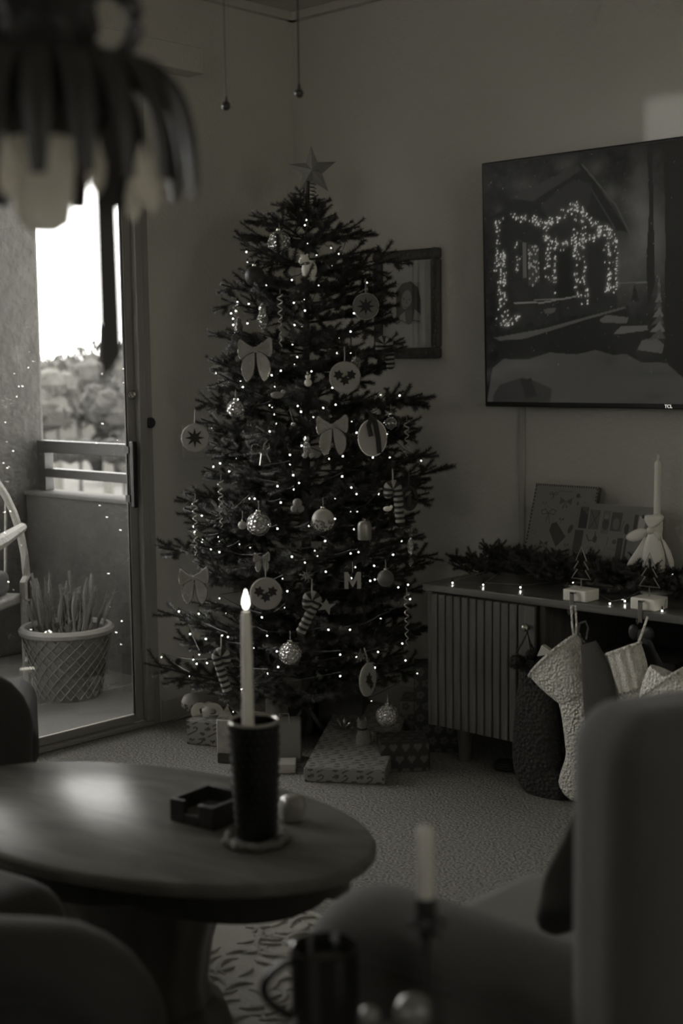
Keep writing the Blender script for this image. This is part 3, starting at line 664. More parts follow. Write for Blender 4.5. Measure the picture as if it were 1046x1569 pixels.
# small figures
def figure(name, x, y, label, parts, cat='ornament'):
    e = orn(name, x, y, label, cat, 1.02)
    for nm, b, mt in parts: part(b, nm, mt, e)
    return e
def polyP(pts, s): return [(a*s, c*s) for a, c in pts]
figure('bear_ornament', 472, 412, 'white polar bear figure near the top of the tree', [
    ('body', MB().sphere((.004, 0, -.005), .026, 18, sc=(1.0, .7, 1.25)), m_white), ('head', MB().sphere((-.012, -.006, .028), .016, 16).sphere((-.022, -.012, .022), .009, 10).sphere((-.002, 0, .043), .005, 8).sphere((-.02, 0, .043), .005, 8), m_white),
    ('scarf', MB().lathe([(.016, 0), (.019, .005), (.016, .01)], (-.006, -.002, .010), 16), m_glit), ('leg', MB().sphere((-.012, -.008, -.036), .010, 10).sphere((.018, -.008, -.036), .010, 10), m_white)])
figure('santa_ornament', 403, 487, 'silvery blown-glass figure left of the upper icicle', [
    ('body', MB().lathe([(.001, -.045), (.008, -.035), (.017, -.012), (.018, .0), (.012, .014), (.011, .02), (.013, .028), (.009, .038), (.001, .052)], n=18), m_gball), ('belt', MB().lathe([(.0175, -.008), (.0195, -.005), (.019, -.001)], n=18), m_glit)])
figure('glass_figure', 366, 500, 'small glittering figure above the big bow, at the left edge', [('body', MB().lathe([(.001, -.022), (.013, -.018), (.016, 0), (.009, .012), (.011, .02), (.001, .03)], n=14), m_glit)])
figure('snowman_ornament', 472, 580, 'small pale snowman hanging near the trunk', [('body', MB().sphere((0, 0, -.013), .013, 14).sphere((0, 0, .006), .009, 12), m_white), ('hat', MB().lathe([(.009, .011), (.006, .013), (.006, .024), (.001, .025)], n=12), m_glit)])
figure('bell_ornament', 558, 812, 'satin pale bell-shaped cylinder on the right of centre', [('body', MB().lathe([(.021, -.027), (.022, -.022), (.022, .02), (.018, .029), (.008, .032), (.001, .033)], n=24), mat('satin_metal', .3, .35, .6)), ('cap', MB().lathe([(.005, .032), (.005, .04), (.001, .041)], n=10), m_silver)])
figure('reindeer_ornament', 405, 690, 'thin wire reindeer figure on the left of the trunk', [
    ('body', MB().ext(polyP([(-.6, .2), (.5, .3), (.8, .1), (.7, -.5), (.1, -.4), (-.4, -.5)], .018), .008), mat('matte_mid', .12)),
    ('legs', MB().tube([(-.008, 0, -.008), (-.013, -.002, -.045)], .0022, 5).tube([(.008, 0, -.008), (.02, -.002, -.036)], .0018, 5), m_brass),
    ('antlers', MB().tube([(-.026+.014*cos(t), 0, .008+.014*sin(t)) for t in np.linspace(.6, 5.2, 16)], .0017, 5).tube([(-.002, 0, .004), (.002, 0, .022), (.012, 0, .034)], .002, 5).tube([(.010, 0, .005), (.018, 0, .012), (.016, 0, .024)], .0015, 5), m_silver)])
figure('teddy_ornament', 470, 685, 'soft toy-shaped glass figure with a candy stick at mid tree', [
    ('body', MB().sphere((0, 0, 0), .014, 14, sc=(.9, .8, 1.5)).sphere((0, 0, .027), .010, 12), m_gball), ('foot', MB().sphere((-.006, -.004, -.024), .009, 10).sphere((.014, -.004, -.024), .009, 10), m_felt)])
figure('ring_ornament', 450, 650, 'tiny glass drop on a looped cord left of centre', [('drop', MB().sphere((0, 0, 0), .0085, 12), m_gball), ('cord', MB().tube([(-.012, 0, .05), (-.002, 0, .012), (.002, 0, .012), (.002, 0, .05)], .001, 4), m_stripeL)])
figure('wreath_ornament', 626, 762, 'dark oval wreath hanging at the right edge', [('wreath', MB().tube([(.021*cos(t), 0, .035*sin(t)) for t in np.linspace(0, 2*pi, 30)[:-1]], .0075, 7, closed=True), m_stripeD), ('ribbon', MB().tube([(0, 0, .09), (0, -.002, .035)], .003, 5), m_stripeD), ('bell', MB().lathe([(.009, -.02), (.008, 0), (.002, .012)], n=10), m_bark)])
figure('feather_ornament', 628, 822, 'glittering feathery spray with a pendant at the right edge', [('spray', MB().tube([(0, 0, 0), (-.012, 0, .03)], .0015, 4).tube([(0, 0, 0), (.010, 0, .034)], .0015, 4).tube([(0, 0, 0), (.0, 0, .04)], .0015, 4).tube([(0, 0, 0), (.018, 0, .022)], .0015, 4), m_glit), ('pendant', MB().lathe([(.001, -.06), (.009, -.045), (.010, -.02), (.004, 0)], n=10), m_gball), ('bead', MB().lathe([(.001, -.095), (.009, -.085), (.009, -.075), (.001, -.066)], n=10), m_glit)])
figure('snow_bird', 593, 778, 'small pale bird beside the long striped cane', [('body', MB().sphere((0, 0, 0), .011, 12, sc=(1.3, .8, .8)).sphere((.012, 0, .006), .006, 8), m_white)])
figure('flower_ornament', 552, 1012 - 10, 'glittering flower pick above the turned disc', [('petal', MB().ext(star(.022, .009, 6), .006), m_glit)])
figure('flower_ornament', 470, 880, 'glittering tuft above the lower centre candy cane', [('tuft', MB().ext(star(.024, .008, 9), .010), m_glit)])
figure('leaf_ornament', 500, 925, 'carved pale leaf spray right of the candy cane', [('leaf', MB().ext(polyP([(-1, .6), (-.3, .2), (0, .7), (.3, .1), (1, .2), (.4, -.3), (.3, -1), (-.1, -.4), (-.9, -.5), (-.4, 0)], .03), .006), mat('matte_pale', .25))])
figure('gingerbread_ornament', 456, 775, 'dull floral figure below the centre lights', [('body', MB().sphere((0, 0, .012), .015, 12).sphere((-.01, 0, -.006), .012, 10).sphere((.01, 0, -.006), .012, 10), mat('matte_pale', .25))])
figure('bird_ornament', 425, 605, 'glittery bird on the branch below the big bow', [('body', MB().sphere((0, 0, 0), .014, 12, sc=(1.6, .8, .8)).sphere((.02, 0, .010), .008, 10), mat('matte_pale', .25)), ('tail', MB().ext(polyP([(-1, .1), (-2.2, -.3), (-2.0, .3)], .014), .004), m_glit)])
figure('pinecone_ornament', 545, 555, 'glittering pinecone next to the holly disc', [('cone', MB().lathe([(.001, -.03), (.011, -.024), (.010, -.018), (.016, -.012), (.014, -.005), (.018, .001), (.014, .008), (.013, .014), (.001, .02)], n=12), m_glit)])
# letter M
e = orn('letter_ornament', 540, 887, 'pale wooden capital letter M on the lower right of the tree', 'ornament', 1.04); k = .026
part(MB().ext([(-k, -k), (-k, k), (-k*.55, k), (0, -.1*k), (k*.55, k), (k, k), (k, -k), (k*.52, -k), (k*.52, k*.1), (.06*k, -k*.75), (-.06*k, -k*.75), (-k*.52, k*.1), (-k*.52, -k)], .006), 'letter', mat('pale_wood', .36, .6), e)
thread(e, k, k+.03)

# ================================================================ TELEVISION
tv = empty('television', (1.75, -.0, 1.175), 0, 'large flat television on the wall showing a snowy lit cabin', 'television')
part(MB().bb((-.2, -.045, .2), (.2, 0, .6)), 'wall_bracket', m_black, tv)
hous = MB().bb((-.727, -.03, 0), (.727, .03, .832)).build('housing', m_black, tv, .004, loc=(0, -.077, 0), rot=(radians(1.4), 0, 0))
cv = Canvas(1.434, .806, 470, .012); cv.noise(.5, 7); cv.noise(.4, 3)
def tvp(cx, cy):
    p = pl(750+cx/3.534, 230+cy/3.534, 1, -.105); return (p[0]-1.75+.717, p[2]-1.192)
def TP(*q): return [tvp(q[i], q[i+1]) for i in range(0, len(q), 2)]
for x, y, rx, ry, v in [(430, 80, 60, 40, .03), (200, 190, 90, 40, .028), (840, 190, 60, 120, .04), (845, 330, 60, 60, .05), (850, 470, 60, 90, .06), (760, 620, 120, 160, .05), (930, 500, 60, 200, .045), (670, 230, 40, 40, .04), (60, 330, 30, 40, .02), (590, 100, 50, 40, .03), (760, 280, 60, 70, .03)]:
    a, c = tvp(x, y); cv.soft(a, c, rx*.00066, ry*.00066, v)
# cabin roof, walls and window
cv.poly(TP(30, 360, 520, 70, 770, 450, 700, 430, 500, 300, 300, 370, 60, 380), .010)
cv.poly(TP(120, 260, 500, 85, 515, 110, 250, 280), .028)
cv.line(TP(520, 80, 700, 300, 775, 460), .006, .055); cv.line(TP(560, 200, 690, 420), .004, .04)
cv.poly(TP(290, 300, 470, 160, 570, 180, 560, 300, 340, 380), .02)
cv.poly(TP(60, 400, 330, 400, 480, 320, 700, 440, 700, 860, 60, 960), .016)
cv.poly(TP(360, 540, 460, 530, 470, 800, 370, 800), .010); cv.poly(TP(550, 520, 650, 520, 650, 820, 550, 830), .013)
cv.poly(TP(185, 490, 300, 500, 300, 720, 190, 720), .02); cv.poly(TP(192, 500, 214, 500, 214, 690, 192, 690), .085); cv.poly(TP(222, 510, 280, 515, 280, 735, 222, 735), .045)
for i in range(40): a, c = tvp(rnd.uniform(222, 280), rnd.uniform(520, 735)); cv.ell(a, c, .003, .004, .25)
# deck, chairs, snow-covered ledge
cv.poly(TP(30, 1010, 760, 840, 760, 880, 620, 1090, 60, 1130), .011)
cv.poly(TP(30, 1015, 300, 965, 740, 845, 750, 855, 520, 920, 200, 1020, 60, 1030), .065)
cv.poly(TP(120, 710, 200, 705, 260, 890, 170, 890), .020); cv.poly(TP(260, 720, 340, 715, 370, 820, 290, 820), .022); cv.line(TP(145, 828, 300, 824, 475, 792), .006, .12); cv.line(TP(250, 810, 410, 802), .005, .12)
cv.poly(TP(300, 860, 370, 850, 360, 880, 310, 885), .06); cv.poly(TP(370, 810, 400, 810, 400, 920, 385, 920), .012)
# stone steps
cv.poly(TP(600, 920, 640, 890, 760, 905, 750, 935, 640, 950), .075); cv.poly(TP(600, 935, 750, 935, 740, 1010, 620, 1000), .012)
cv.poly(TP(675, 995, 720, 950, 860, 950, 865, 975, 780, 1005), .085); cv.poly(TP(675, 1000, 860, 975, 850, 1080, 700, 1090), .012)
cv.poly(TP(805, 1080, 830, 1030, 900, 1010, 950, 1050, 940, 1100), .075); cv.poly(TP(805, 1085, 940, 1100, 930, 1150, 820, 1140), .012)
# snow field
sn = TP(20, 1180, 80, 1130, 220, 1130, 330, 1095, 480, 1105, 580, 1080, 680, 1110, 740, 1100, 830, 1150, 960, 1150, 1060, 1240, 1300, 1180, 1500, 1150)
cv.poly(sn+[(1.434, 0), (0, 0)], .055)
for i in range(26):
    a, c = rnd.uniform(0, 1.4), rnd.uniform(.0, .19); cv.soft(a, c, rnd.uniform(.03, .1), rnd.uniform(.006, .02), rnd.uniform(-.02, .022))
cv.poly(TP(20, 1330, 60, 1270, 180, 1230, 250, 1250, 340, 1290, 330, 1360, 20, 1380), .028); cv.poly(TP(170, 1240, 230, 1235, 260, 1330, 200, 1340), .016)
# trees at right
cv.poly(TP(870, -60, 900, -60, 905, 720, 865, 860, 860, 600, 880, 300), .011); cv.poly(TP(960, -60, 1500, -60, 1500, 1240, 1060, 1240, 950, 1120, 965, 500), .010)
for i in range(9):
    t = i/8; x0, x1 = 925-60*t, 930+30*t; y = 670+i*40; cv.poly(TP(930, y-25, x1, y+30, x0, y+35), .10 if i % 2 else .05)
cv.line(TP(700, 720, 860, 715), .004, .1); cv.poly(TP(795, 720, 775, 820, 820, 820), .012)
def dots(path, n, sp, big=.0036):
    A = np.array(TP(*path)); s_ = np.r_[0, np.cumsum(np.linalg.norm(np.diff(A, axis=0), axis=1))]
    for i in range(int(n*.85)):
        u = rnd.uniform(0, s_[-1]); x = np.interp(u, s_, A[:, 0])+rnd.gauss(0, sp); y = np.interp(u, s_, A[:, 1])+rnd.gauss(0, sp); cv.soft(x, y, .009, .009, .02); r = rnd.uniform(.0022, big); cv.ell(x, y, r, r, rnd.uniform(.25, .6))
for pth, n_, s_ in [((60, 380, 55, 560, 75, 700, 85, 950), 95, .009), ((90, 540, 95, 840), 34, .004), ((140, 350, 240, 380, 330, 395, 420, 350, 480, 300), 80, .007), ((480, 300, 540, 350, 600, 430, 690, 435), 60, .008), ((322, 380, 326, 560, 330, 720), 40, .005), ((320, 480, 400, 515, 480, 505, 540, 480, 600, 460, 680, 450), 60, .007), ((363, 520, 367, 780), 24, .004), ((478, 320, 475, 560, 485, 760, 500, 830), 46, .006), ((520, 330, 522, 560, 524, 700, 540, 840), 50, .006), ((690, 440, 695, 560, 700, 740), 34, .006), ((655, 480, 658, 620, 650, 770), 40, .006), ((160, 480, 162, 660), 14, .004), ((640, 750, 700, 750), 10, .006), ((75, 960, 120, 930, 175, 890), 24, .006)]: dots(pth, n_, s_)
for i in range(330):
    a, c = rnd.uniform(0, 1.43), rnd.uniform(.1, .8); r = rnd.uniform(.0012, .0022); cv.ell(a, c, r, r, rnd.uniform(.05, .14))
cv.a = np.where(cv.a < .12, cv.a*.52, cv.a*.62)
cv.mesh('screen', printed('lit_screen', True, .25), hous, lambda x, y: (x-.717, -.0306, y+.017))
def text(s, size, depth, mt, parent, loc, rot=(pi/2, 0, 0), name='lettering'):
    cu = bpy.data.curves.new('t', 'FONT'); cu.body = s; cu.size = size; cu.extrude = depth; cu.align_x = 'CENTER'; cu.offset = size*.012
    to = bpy.data.objects.new('t', cu); me = bpy.data.meshes.new_from_object(to); bpy.data.objects.remove(to); me.materials.append(mt); return link(name, me, parent, loc, rot)
lg = pl(1024, 616, 1, -.107)
text('TCL', .015, .0006, emit('logo_white', 1, .6), hous, (lg[0]-1.75, -.031, .004))

# ================================================================ PICTURE FRAME
c0 = pl(569, 388, 1, -.03); c1 = pl(673, 378, 1, -.03); c2 = pl(668, 549, 1, -.03)
fx0, fx1, fz0, fz1 = .433, .752, 1.345, 1.747; fw_, fh_ = fx1-fx0, fz1-fz0
pf = empty('picture_frame', ((fx0+fx1)/2, 0, fz0), 0, 'ornate dark frame with a small black and white portrait on the wall', 'picture frame')
b = MB(); t_ = .040
def molding(a, c, n):
    pass
for (x0, x1, z0, z1) in ((-fw_/2, fw_/2, fh_-t_, fh_), (-fw_/2, fw_/2, 0, t_), (-fw_/2, -fw_/2+t_, t_, fh_-t_), (fw_/2-t_, fw_/2, t_, fh_-t_)): b.bb((x0, -.026, z0), (x1, -.002, z1))
fr = part(b, 'frame', m_frame, pf, bevel=.008)
b = MB()
for sx in (-1, 1):
    for zc in (t_/2, fh_-t_/2): b.sphere((sx*(fw_/2-t_/2), -.024, zc), .022, 10, sc=(1, .5, 1))
for i in range(13):
    for zc in (t_/2, fh_-t_/2): b.sphere((-fw_/2+.04+i*(fw_-.08)/12, -.025, zc), .010, 8, sc=(1.2, .6, .8))
for i in range(17):
    for sx in (-1, 1): b.sphere((sx*(fw_/2-t_/2), -.025, .04+i*(fh_-.08)/16), .009, 8, sc=(.8, .6, 1.2))
part(b, 'carving', m_frame, fr)
cv = Canvas(fw_-.07, fh_-.07, 150, .66)
PW, PH = cv.w, cv.h; x0, x1, z0, z1 = PW*.28, PW*.76, PH*.22, PH*.76
def pp(*q): return [(x0+(x1-x0)*q[i], z0+(z1-z0)*q[i+1]) for i in range(0, len(q), 2)]
cv.poly(pp(0, .12, 1, .12, 1, .96, .05, .98, 0, .92), .50)
cv.poly(pp(0, .25, 0, .80, .25, .95, .6, 1, .9, .85, 1, .6, 1, .3, .5, .1), .055)
a, c = pp(.42, .62)[0]; cv.ell(a, c, .024, .036, .34, -.25); a, c = pp(.45, .9)[0]; cv.ell(a, c, .026, .014, .06)
for q, v in ((pp(.32, .64)[0], .09), (pp(.55, .62)[0], .09)): cv.ell(q[0], q[1], .005, .003, v)
cv.line(pp(.44, .62, .42, .55, .47, .54), .003, .13); cv.line(pp(.34, .47, .45, .44, .54, .49), .004, .08)
cv.poly(pp(0, .12, .15, .30, .35, .38, .40, .12), .5); cv.poly(pp(1, .12, 1, .3, .75, .42, .66, .12), .5); cv.poly(pp(.36, .4, .66, .42, .62, .12, .42, .12), .12)
cv.line(pp(0, .12, .2, .20, .4, .14, .6, .2, .95, .16), .004, .12)
cv.mesh('portrait', printed('print_paper', rough=.35), pf, lambda x, y: (x-PW/2, -.012, y+.035))
part(MB().bb((-fw_/2+.03, -.018, .03), (fw_/2-.03, -.016, fh_-.03)), 'glass', m_glass, pf, 'glass sheet over the portrait')

# ================================================================ CREDENZA
cz = empty('credenza', (1.047, 0, 0), 0, 'low dark wood media cabinet with fluted doors on tapered legs', 'cabinet'); CW = 1.43; CY0 = -.035; CY1 = -.475
part(MB().bb((0, CY1-.012, .575), (CW, CY0, .60)), 'top', m_walnut, cz, bevel=.003)
part(MB().bb((.012, CY1+.0, .118), (.03, CY0, .575)), 'side_panel', m_walnutV, cz); part(MB().bb((CW-.03, CY1, .118), (CW-.012, CY0, .575)), 'side_panel', m_walnutV, cz)
part(MB().bb((.03, CY1+.01, .118), (CW-.03, CY0, .138)), 'bottom', m_walnut, cz); part(MB().bb((.03, CY0-.006, .138), (CW-.03, CY0, .575)), 'back_panel', m_cave, cz)
for x in (.455, CW-.475): part(MB().bb((x, CY1+.01, .138), (x+.018, CY0-.006, .575)), 'divider', m_walnutV, cz)
part(MB().bb((.473, CY1+.06, .36), (CW-.475, CY0-.006, .378)), 'shelf', m_walnut, cz)
for x in (.12, CW-.12):
    for y in (CY1+.06, CY0-.06): part(MB().lathe([(.018, 0), (.028, .118)], (x, y, 0), 14), 'leg', m_walnutV, cz)
def fluted(xa, xb, hx):
    d = part(MB().bb((xa, CY1-.002, .122), (xb, CY1+.012, .572)), 'door', m_cave, cz); n_ = 11; w_ = (xb-xa-.07)/n_
    sl = MB().bb((0, -.014, .124), (w_-.005, 0, .570)).build('slat', m_walnutV, d, .0035, loc=(xa+.004, CY1-.002, 0))
    for i in range(1, n_): o = link('slat', sl.data, d, (xa+.004+i*w_, CY1-.002, 0)); mo = o.modifiers.new('b', 'BEVEL'); mo.width = .0035; mo.segments = 2
    part(MB().bb((xb-.064, CY1-.014, .124), (xb-.002, CY1-.002, .570)), 'door_stile', m_walnutV, d, bevel=.002)
    part(MB().sphere((0, 0, 0), .014, 14).lathe([(.006, 0), (.006, .02)], (0, .02, 0), 10, rot=(pi/2, 0, 0)), 'knob', m_silver, d, loc=(hx, CY1-.034, .505))
fluted(.0315, .453, .43); fluted(CW-.455, CW-.0315, CW-.43)
# equipment inside
tag(MB().box((0, 0, 0), (.27, .20, .055)).build('cable_box', mat('box_grey', .06, .4), bevel=.006, loc=(1.80, -.30, .4065)), 'dark flat cable box on the shelf of the cabinet', 'electronics')
tag(MB().box((0, 0, 0), (.34, .25, .08)).build('console_box', mat('box_black', .02, .4), bevel=.01, loc=(1.78, -.25, .179)), 'black console box in the lower bay of the cabinet', 'electronics')
tag(MB().tube([(.05*cos(t)*(1-t/60), .03*sin(t), .006+.0035*t/3) for t in np.linspace(0, 22, 60)], .004, 6).build('power_cable', m_black, loc=(1.34, -.42, 0)), 'coiled black cable on the carpet under the cabinet', 'cable')
tag(MB().tube([(.03, -.72, .006), (.02, -.6, .006), (.06, -.5, .005), (.15, -.45, .005), (.3, -.42, .005)], .005, 6).build('floor_cable', m_trim), 'white cable along the wall beside the glass door', 'cable')

# garland
gd = empty('garland', (1.1, -.2, .60), 0, 'bushy evergreen garland lying along the back of the cabinet top', 'garland')
part(MB().tube([(0, 0, .02), (.4, .02, .022), (.8, -.01, .02), (1.3, .01, .02)], .006, 6), 'stem', m_bark, gd)
sp1 = [make_branch(.13, 900+i) for i in range(4)]
for i in range(290):
    x = rnd.uniform(0.0, 1.27); a = rnd.uniform(0, 2*pi); o = link('sprig', rnd.choice(sp1), gd, (x, rnd.uniform(-.13, .05), rnd.uniform(.012, .065)))
    R = Matrix.Rotation(a, 3, 'Z') @ Matrix.Rotation(-rnd.uniform(.02, .55), 3, 'Y'); o.rotation_euler = R.to_euler(); s_ = rnd.uniform(.45, .72); o.scale = (s_, s_, s_)
gl = empty('garland_lights', (0, 0, 0), 0, 'warm fairy lights lying in the cabinet garland', 'string lights'); gp = []
for x, y, z in ((740, 896, .606), (693, 893, .606), (797, 900, .608), (740, 862, .67), (934, 925, .606), (957, 921, .608), (1014, 936, .606), (878, 893, .63), (1030, 880, .66), (780, 868, .66)):
    p = pl(x, y, 2, z); 
    if z > .62: p = pl(x, y, 1, -.23)
    gp.append(tuple(p)); o = link('bulb', bme, gl, p); link('socket', sme, o); o.scale = (.95, .95, .95)
gp.sort(); part(MB().tube([(p[0], p[1]+.01, p[2]+.006) for p in gp], .001, 4), 'wire', m_brass, gl)

# advent calendars
def card(name, w, h, x, yb, yt, cvs, label, border):
    tilt = atan2(yt-yb, h); e = empty(name, (x, yb, .6005), 0, label, 'calendar'); e.rotation_euler = (-tilt, 0, 0)
    part(MB().bb((-w/2, 0, 0), (w/2, .018, h)), 'box', border, e); cvs.mesh('printed_front', printed('card_print_'+name, rough=.5), e, lambda a, c: (a-w/2, -.0008, c)); return e
def bowline(cv, x, y, s, wd, v): 
    cv.line([(x, y), (x-s*.5, y+s*.45), (x-s, y+s*.2), (x-s*.8, y-s*.2), (x, y), (x+s*.5, y+s*.5), (x+s, y+s*.3), (x+s*.8, y-s*.15), (x, y)], wd, v); cv.line([(x, y), (x-s*.15, y-s*1.1)], wd, v); cv.line([(x, y), (x+s*.3, y-s*.9)], wd, v)
def solidbow(cv, x, y, s, v):
    cv.poly([(x, y), (x-s, y+s*.6), (x-s, y-s*.5)], v); cv.poly([(x, y), (x+s, y+s*.6), (x+s, y-s*.5)], v); cv.poly([(x, y), (x-s*.5, y-s), (x-s*.2, y-s)], v); cv.poly([(x, y), (x+s*.5, y-s), (x+s*.2, y-s)], v)
cv = Canvas(.252, .325, 230, .24)
def ca(x, y): return ((x-60)/400*.236+.008, .325-(y-50)/520*.325)
for i in range(28):                                   # gingham border
    for (a, c, wx, wz) in ((i*.0092, .318, .0046, .007), (i*.0125, .325, .0, 0)): cv.poly([(a, c), (a+wx, c), (a+wx, c+wz), (a, c+wz)], .05)
    cv.poly([(0, i*.0125), (.007, i*.0125), (.007, i*.0125+.0062), (0, i*.0125+.0062)], .05); cv.poly([(.245, i*.0125), (.252, i*.0125), (.252, i*.0125+.0062), (.245, i*.0125+.0062)], .05)
bowline(cv, *ca(180, 105), .016, .002, .06); bowline(cv, *ca(168, 212), .03, .0022, .07); solidbow(cv, *ca(272, 140), .024, .11); cv.ell(*ca(348, 105), .008, .008, .08); solidbow(cv, *ca(375, 148), .016, .1)
a = ca(255, 325); cv.poly([(a[0]-.030, a[1]+.036), (a[0]-.012, a[1]+.042), (a[0]+.034, a[1]-.006), (a[0]+.002, a[1]-.044), (a[0]-.036, a[1]+.012)], .065); solidbow(cv, *ca(172, 380), .016, .07); solidbow(cv, *ca(265, 240), .009, .08)
cv.ell(*ca(335, 290), .008, .016, .09, -.4); solidbow(cv, *ca(105, 400), .010, .1); solidbow(cv, *ca(325, 378), .009, .12); bowline(cv, *ca(300, 430), .022, .002, .08); bowline(cv, *ca(155, 480), .034, .003, .1); solidbow(cv, *ca(270, 480), .014, .09); solidbow(cv, *ca(85, 520), .010, .09); solidbow(cv, *ca(130, 155), .010, .16)
for i in range(40): cv.ell(rnd.uniform(.01, .24), rnd.uniform(.01, .29), .0018, .0018, .09)
for i in range(9): cv.ell(.10+i*.0065, .303, .0022, .002, .13)
card('advent_calendar', .252, .325, 1.330, -.155, -.05, cv, 'upright bow-patterned advent calendar with gingham border behind the garland', mat('card_edge', .08, .6))
cv = Canvas(.285, .27, 260, .22)
def cb(x, y): return ((x-350)/(860-350)*.285, .27-(y-175)/(560-175)*.27)
for (x0_, y0_, x1_, y1_, v) in ((372, 195, 430, 298, .09), (440, 205, 510, 300, .12), (530, 205, 582, 315, .15), (590, 210, 660, 300, .07), (740, 215, 765, 325, .05), (357, 308, 415, 415, .06), (650, 330, 690, 435, .04), (700, 335, 715, 440, .05)):
    cv.poly([cb(x0_, y0_), cb(x1_, y0_), cb(x1_, y1_), cb(x0_, y1_)], v)
cv.poly([cb(372, 200), cb(430, 235), cb(430, 298), cb(372, 298)], .03); cv.line([cb(445, 210), cb(505, 290)], .003, .05); cv.line([cb(505, 215), cb(450, 295)], .003, .05)
cv.ell(*cb(556, 270), .012, .02, .05); cv.ell(*cb(556, 235), .008, .009, .22); cv.ell(*cb(625, 265), .012, .02, .16); cv.ell(*cb(700, 285), .009, .018, .04); cv.line([cb(665, 300), cb(675, 250)], .003, .08)
cv.poly([cb(772, 222), cb(818, 220), cb(806, 330), cb(768, 325)], .55); cv.ell(*cb(796, 222), .006, .006, .05)
cv.line([cb(440, 330), cb(460, 355), cb(495, 350), cb(498, 310)], .004, .05); cv.ell(*cb(500, 345), .008, .012, .04); cv.line([cb(585, 330), cb(585, 370)], .002, .06); cv.ell(*cb(632, 350), .008, .008, .07)
cv.ell(*cb(378, 490), .012, .02, .05); cv.ell(*cb(445, 470), .018, .018, .08); cv.line([cb(425, 450), cb(465, 470), cb(440, 495)], .004, .22); cv.ell(*cb(675, 510), .014, .020, .04); cv.line([cb(655, 520), cb(700, 480)], .008, .04); cv.line([cb(618, 485), cb(630, 500), cb(622, 525)], .003, .07); cv.ell(*cb(560, 525), .03, .010, .13); cv.ell(*cb(760, 510), .02, .012, .12)
for y_, xs in ((385, [455, 475, 492, 512, 530, 570, 592, 606, 622, 638]), (425, [500, 518, 532, 565, 582, 598, 615])):   # two lines of thin lettering, too faint to read
    for x_ in xs: p = cb(x_, y_); cv.line([(p[0], p[1]-.006), (p[0]+.002, p[1]+.005), (p[0]+.005, p[1]-.005)], .0016, .11)
c2_ = card('advent_calendar',   .285, .27, 1.548, -.175, -.095, cv, 'wide advent calendar with small pictured doors beside the white candle', mat('card_edge2', .12, .6))
# white taper with satin bow in a holder
q = pl(1004, 708, 1, -.17); ch = empty('candlestick', (1.742, -.175, .6), 0, 'white candlestick wrapped in a big satin bow at the right of the cabinet', 'candlestick')
part(MB().lathe([(.05, 0), (.05, .008), (.018, .018), (.011, .05), (.012, .15), (.018, .20), (.018, .225), (.0125, .228)], n=24), 'holder', m_white, ch)
zt = q[2]-.6
tag(MB().lathe([(.0115, 0), (.0105, zt-.235), (.009, zt-.228), (.003, zt-.222)], n=20).tube([(0, 0, zt-.225), (.001, 0, zt-.205)], .0035, 6).build('taper_candle', m_wax, loc=(1.742, -.175, .8285)), 'unlit slim ivory taper candle in the satin-bowed holder', 'candle')
sbw = empty('satin_bow', (1.737, -.205, .80), FACE-.5, 'large glossy satin bow tied on the white candlestick', 'bow')
def ribbon(mb, pts, w_): mb.tube(pts, w_, 8, flat=(1, .16), upv=(0, 1, 0))
b = MB(); b.pillow([(0, 0), (-.018, .02), (-.026, .052), (.0, .046), (.022, .056), (.05, .048), (.032, .02)], .010, (0.0, 0, 0)); b.pillow([(0, 0), (-.03, .012), (-.075, -.012), (-.085, -.03), (-.06, -.045), (-.02, -.03)], .014); b.pillow([(0, 0), (.02, .0), (.042, -.014), (.036, -.035), (.012, -.024)], .009)
part(b, 'loop', m_satin, sbw, sub=1)
b = MB(); b.pillow([(-.012, 0), (-.035, -.05), (-.075, -.105), (-.085, -.135), (-.05, -.13), (-.02, -.10), (-.008, -.05)], .006); b.pillow([(-.012, .0), (-.025, -.06), (-.030, -.13), (-.005, -.165), (.02, -.15), (.045, -.155), (.052, -.09), (.035, -.03), (.014, 0)], .016); b.pillow([(.02, 0), (.045, -.05), (.06, -.12), (.082, -.13), (.07, -.06)], .006)
part(b, 'tail', m_satin, sbw, sub=1); part(MB().sphere((0, -.008, 0), .012, 12), 'knot', m_satin, sbw)

# stocking holders
def holder(x, label, h):
    e = empty('stocking_holder', (x, -.437, .6005), 0, label, 'stocking holder', 'stocking holders on the cabinet edge'); part(MB().bb((-.041, -.038, 0), (.041, .038, .035)), 'block', m_white, e, 'white marble block', bevel=.003)
    P = [(0, .035), (0, .06)]; k = .0011*h
    z0 = .065; w_ = [(-.03, 0), (.03, 0), (.013, .030), (.024, .030), (.010, .052), (.018, .052), (0, .094)]
    pts = [(0, 0, .035), (0, 0, z0), (-.034, 0, z0), (-.014, 0, z0+.028), (-.026, 0, z0+.030), (-.010, 0, z0+.054), (-.019, 0, z0+.056), (0, 0, z0+.10), (.019, 0, z0+.056), (.010, 0, z0+.054), (.026, 0, z0+.030), (.014, 0, z0+.028), (.034, 0, z0), (.0, 0, z0)]
    part(MB().tube(pts, .0019, 6, upv=(0, 1, 0)), 'wire_tree', m_brass, e, 'wire tree outline')
    part(MB().bb((-.007, -.052, -.035), (.007, -.049, .030)).bb((-.007, -.052, .026), (.007, -.037, .03)), 'strap', m_brass, e)
    part(MB().tube([(0, -.052, -.03), (0, -.066, -.036), (0, -.072, -.026), (0, -.070, -.018)], .0025, 6), 'hook', m_brass, e); return e
h1 = holder(1.633, 'white block stocking holder with wire tree, the left one', 1)
h2 = holder(1.868, 'white block stocking holder with wire tree, the right one near the candle', 1)

